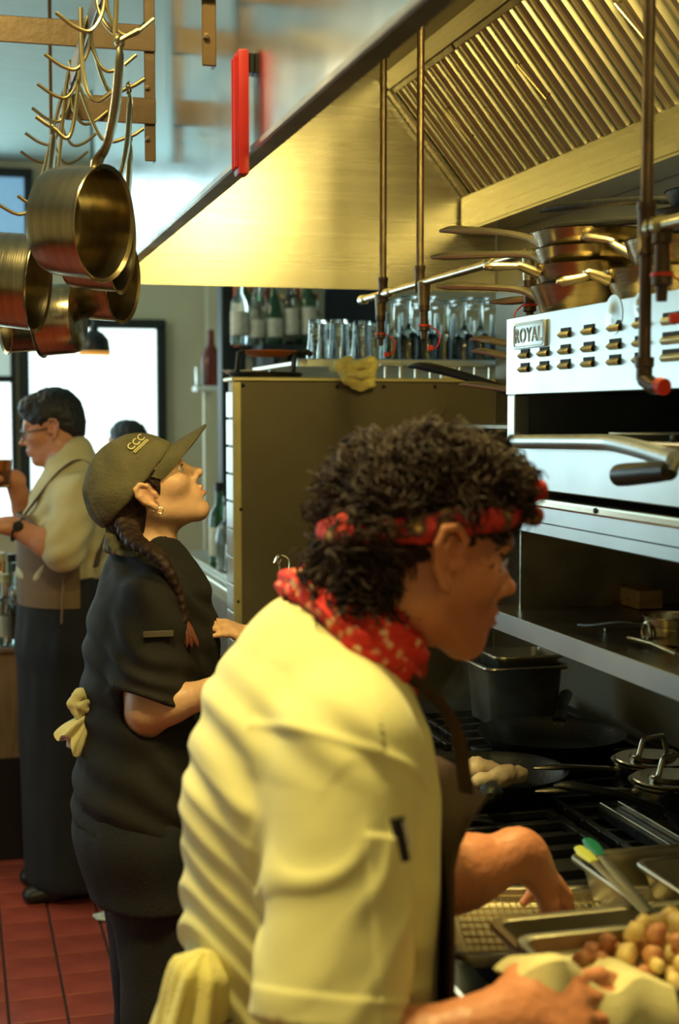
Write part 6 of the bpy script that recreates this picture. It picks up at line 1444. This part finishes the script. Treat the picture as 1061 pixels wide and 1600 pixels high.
v = Vox(hc-V3((0.15, 0.15, 0.14)), hc+V3((0.15, 0.15, 0.17)), 0.005)
v.ell(H3.L(0, -0.014, 0.046), (0.083, 0.104, 0.090), H3.R, 0.02); v.ell(H3.L(0, -0.070, -0.005), (0.066, 0.044, 0.062), H3.R, 0.03); v.ell(H3.L(0, 0.046, 0.086), (0.06, 0.048, 0.034), H3.R, 0.02)
v.ell(H3.L(0, 0.105, -0.025), (0.085, 0.075, 0.078), H3.R, 0.01, True)
for sx in (-1, 1): v.ell(H3.L(sx*0.085, 0.0, -0.014), (0.034, 0.030, 0.038), H3.R, 0.01, True)
link('hair', v.mesh('hair', hair_b, 1, disp=lambda V, N: 0.0025*vnoise(V, 60)+0.002*vnoise(V, 120)), bart)
gl = thing('eyeglasses', 'dark rimmed eyeglasses on the face of the bartender', 'glasses', H3.L(0, 0.1, 0))
for sx in (-1, 1):
    MB().tube([H3.L(sx*0.034+0.023*math.cos(a), 0.102-0.25*abs(sx*0.034+0.023*math.cos(a))*0.5, -0.004+0.017*math.sin(a)) for a in np.linspace(0, 2*PI, 18)], 0.0022, 6).build('rim', M['black_pl'], gl)
    MB().tube([H3.L(sx*0.058, 0.093, 0.002), H3.L(sx*0.079, 0.05, 0.002), H3.L(sx*0.083, -0.012, 0.0)], 0.0022, 6).build('temple', M['black_pl'], gl)
MB().tube([H3.L(-0.011, 0.104, 0.0), H3.L(0.011, 0.104, 0.0)], 0.0022, 6).build('bridge', M['black_pl'], gl)
wa = wL.lerp(eL, 0.12); ax = (eL-wL).normalized(); s_, u_, _ = frame_from(ax)
wt = thing('wrist_watch', 'black watch on the near wrist of the bartender', 'watch', wa)
MB().tube([wa+(s_*math.cos(a)+u_*math.sin(a))*0.034 for a in np.linspace(0, 2*PI, 22)], 0.010, 8, 0.4).build('watch_strap', M['black_pl'], wt)
MB().lathe([(0, 0), (0.017, 0), (0.017, 0.006), (0, 0.007)], 16, wa+V3((0, -0.034, 0.012)), Matrix.Rotation(PI/2, 3, 'X')).build('watch_case', M['black_pl'], wt)
kg = PD(2, 748, DB+0.06); one(MB().lathe([(0, 0), (0.030, 0), (0.032, 0.004), (0.036, 0.095), (0.034, 0.095), (0.028, 0.008), (0, 0.006)], 20, kg+V3((0.0, 0, -0.03)), cap=False).build('cocktail_glass', M['glass_b'], None), 'amber drink in a glass held up by the bartender', 'glass')
# guest by the window
DG = 7.6
gst = thing('person', 'dark haired guest half hidden behind the olive cap by the window', 'person', (PD(195, 700, DG).x, PD(195, 700, DG).y, 0))
B = basis(-60, 0); hc = PD(196, 694, DG); H4 = Head(hc, B, 1.0); nb = hc+V3((0, 0, -0.19))
v = Vox(hc-V3((0.36, 0.36, 1.62)), hc+V3((0.36, 0.36, 0.16)), 0.009); H4.add(v); v.cone(H4.L(0, -0.03, -0.045), nb, 0.055, 0.065, 0.03)
link('body', v.mesh('body', skin_b, 1, tint=lambda V: H4.tint(V)), gst)
v = Vox(hc-V3((0.36, 0.36, 0.90)), hc+V3((0.36, 0.36, 0.0)), 0.012); v.loft([(nb, 0.08, 0.07), (nb+V3((0, 0, -0.08)), 0.19, 0.10), (nb+V3((0, 0, -0.35)), 0.17, 0.12), (nb+V3((0, 0, -0.62)), 0.18, 0.13)], B[0], 0.05)
for s in (-1, 1): v.cone(nb+B[0]*s*0.19+V3((0, 0, -0.10)), nb+B[0]*s*0.22+V3((0, 0, -0.40)), 0.055, 0.048, 0.03); v.cone(nb+B[0]*s*0.22+V3((0, 0, -0.40)), nb+B[0]*s*0.18+B[1]*0.2+V3((0, 0, -0.50)), 0.048, 0.038, 0.03)
link('shirt', v.mesh('shirt', dk, 2), gst); trousers(gst, V3((hc.x, hc.y, 0)), V3((B[1].x, B[1].y, 0)), 0.88, 0.17, 0.12, h=0.012)
v = Vox(hc-V3((0.15, 0.15, 0.14)), hc+V3((0.15, 0.15, 0.17)), 0.007)
v.ell(H4.L(0, -0.018, 0.044), (0.086, 0.106, 0.090), H4.R, 0.02); v.ell(H4.L(0, -0.065, -0.02), (0.07, 0.05, 0.07), H4.R, 0.03); v.ell(H4.L(0, 0.105, -0.02), (0.085, 0.075, 0.072), H4.R, 0.01, True)
link('hair', v.mesh('hair', hair_b, 1, disp=lambda V, N: 0.004*vnoise(V, 60)), gst)

# ================================================================== steam rising from the skillet
sm = bpy.data.materials.new('thin_steam'); sm.use_nodes = True; nt = sm.node_tree; N = nt.nodes; L = nt.links
N.remove(N['Principled BSDF']); vol = N.new('ShaderNodeVolumePrincipled'); out = N['Material Output']; L.new(vol.outputs[0], out.inputs['Volume'])
vol.inputs['Color'].default_value = (0.85, 0.95, 0.95, 1); vol.inputs['Anisotropy'].default_value = 0.2
tc = N.new('ShaderNodeTexCoord'); nz = N.new('ShaderNodeTexNoise'); nz.inputs['Scale'].default_value = 9; nz.inputs['Detail'].default_value = 2; nz.inputs['Distortion'].default_value = 1.2; L.new(tc.outputs['Object'], nz.inputs['Vector'])
mr = N.new('ShaderNodeMapRange'); mr.inputs['From Min'].default_value = 0.45; mr.inputs['From Max'].default_value = 0.75; mr.inputs['To Min'].default_value = 0.0; mr.inputs['To Max'].default_value = 3.2; L.new(nz.outputs['Fac'], mr.inputs[0])
mr.inputs['To Max'].default_value = 7.0
ds = N.new('ShaderNodeVectorMath'); ds.operation = 'DISTANCE'; ds.inputs[1].default_value = (0.0, 0.01, 0.12); L.new(tc.outputs['Object'], ds.inputs[0])
fa = N.new('ShaderNodeMapRange'); fa.inputs['From Min'].default_value = 0.03; fa.inputs['From Max'].default_value = 0.115; fa.inputs['To Min'].default_value = 1.0; fa.inputs['To Max'].default_value = 0.0; L.new(ds.outputs['Value'], fa.inputs[0])
mu = N.new('ShaderNodeMath'); mu.operation = 'MULTIPLY'; L.new(mr.outputs[0], mu.inputs[0]); L.new(fa.outputs[0], mu.inputs[1]); L.new(mu.outputs[0], vol.inputs['Density'])
vx = Vox(sc_-V3((0.20, 0.20, 0.02)), sc_+V3((0.22, 0.22, 0.36)), 0.012)
vx.cone(sc_+V3((0, 0.02, 0.16)), sc_+V3((0.03, 0.05, 0.26)), 0.10, 0.05, 0.05)
st_ = link('steam', vx.mesh('steam', sm, 2)); one(st_, 'thin steam rising from the smoking black skillet', 'steam', kind='stuff')
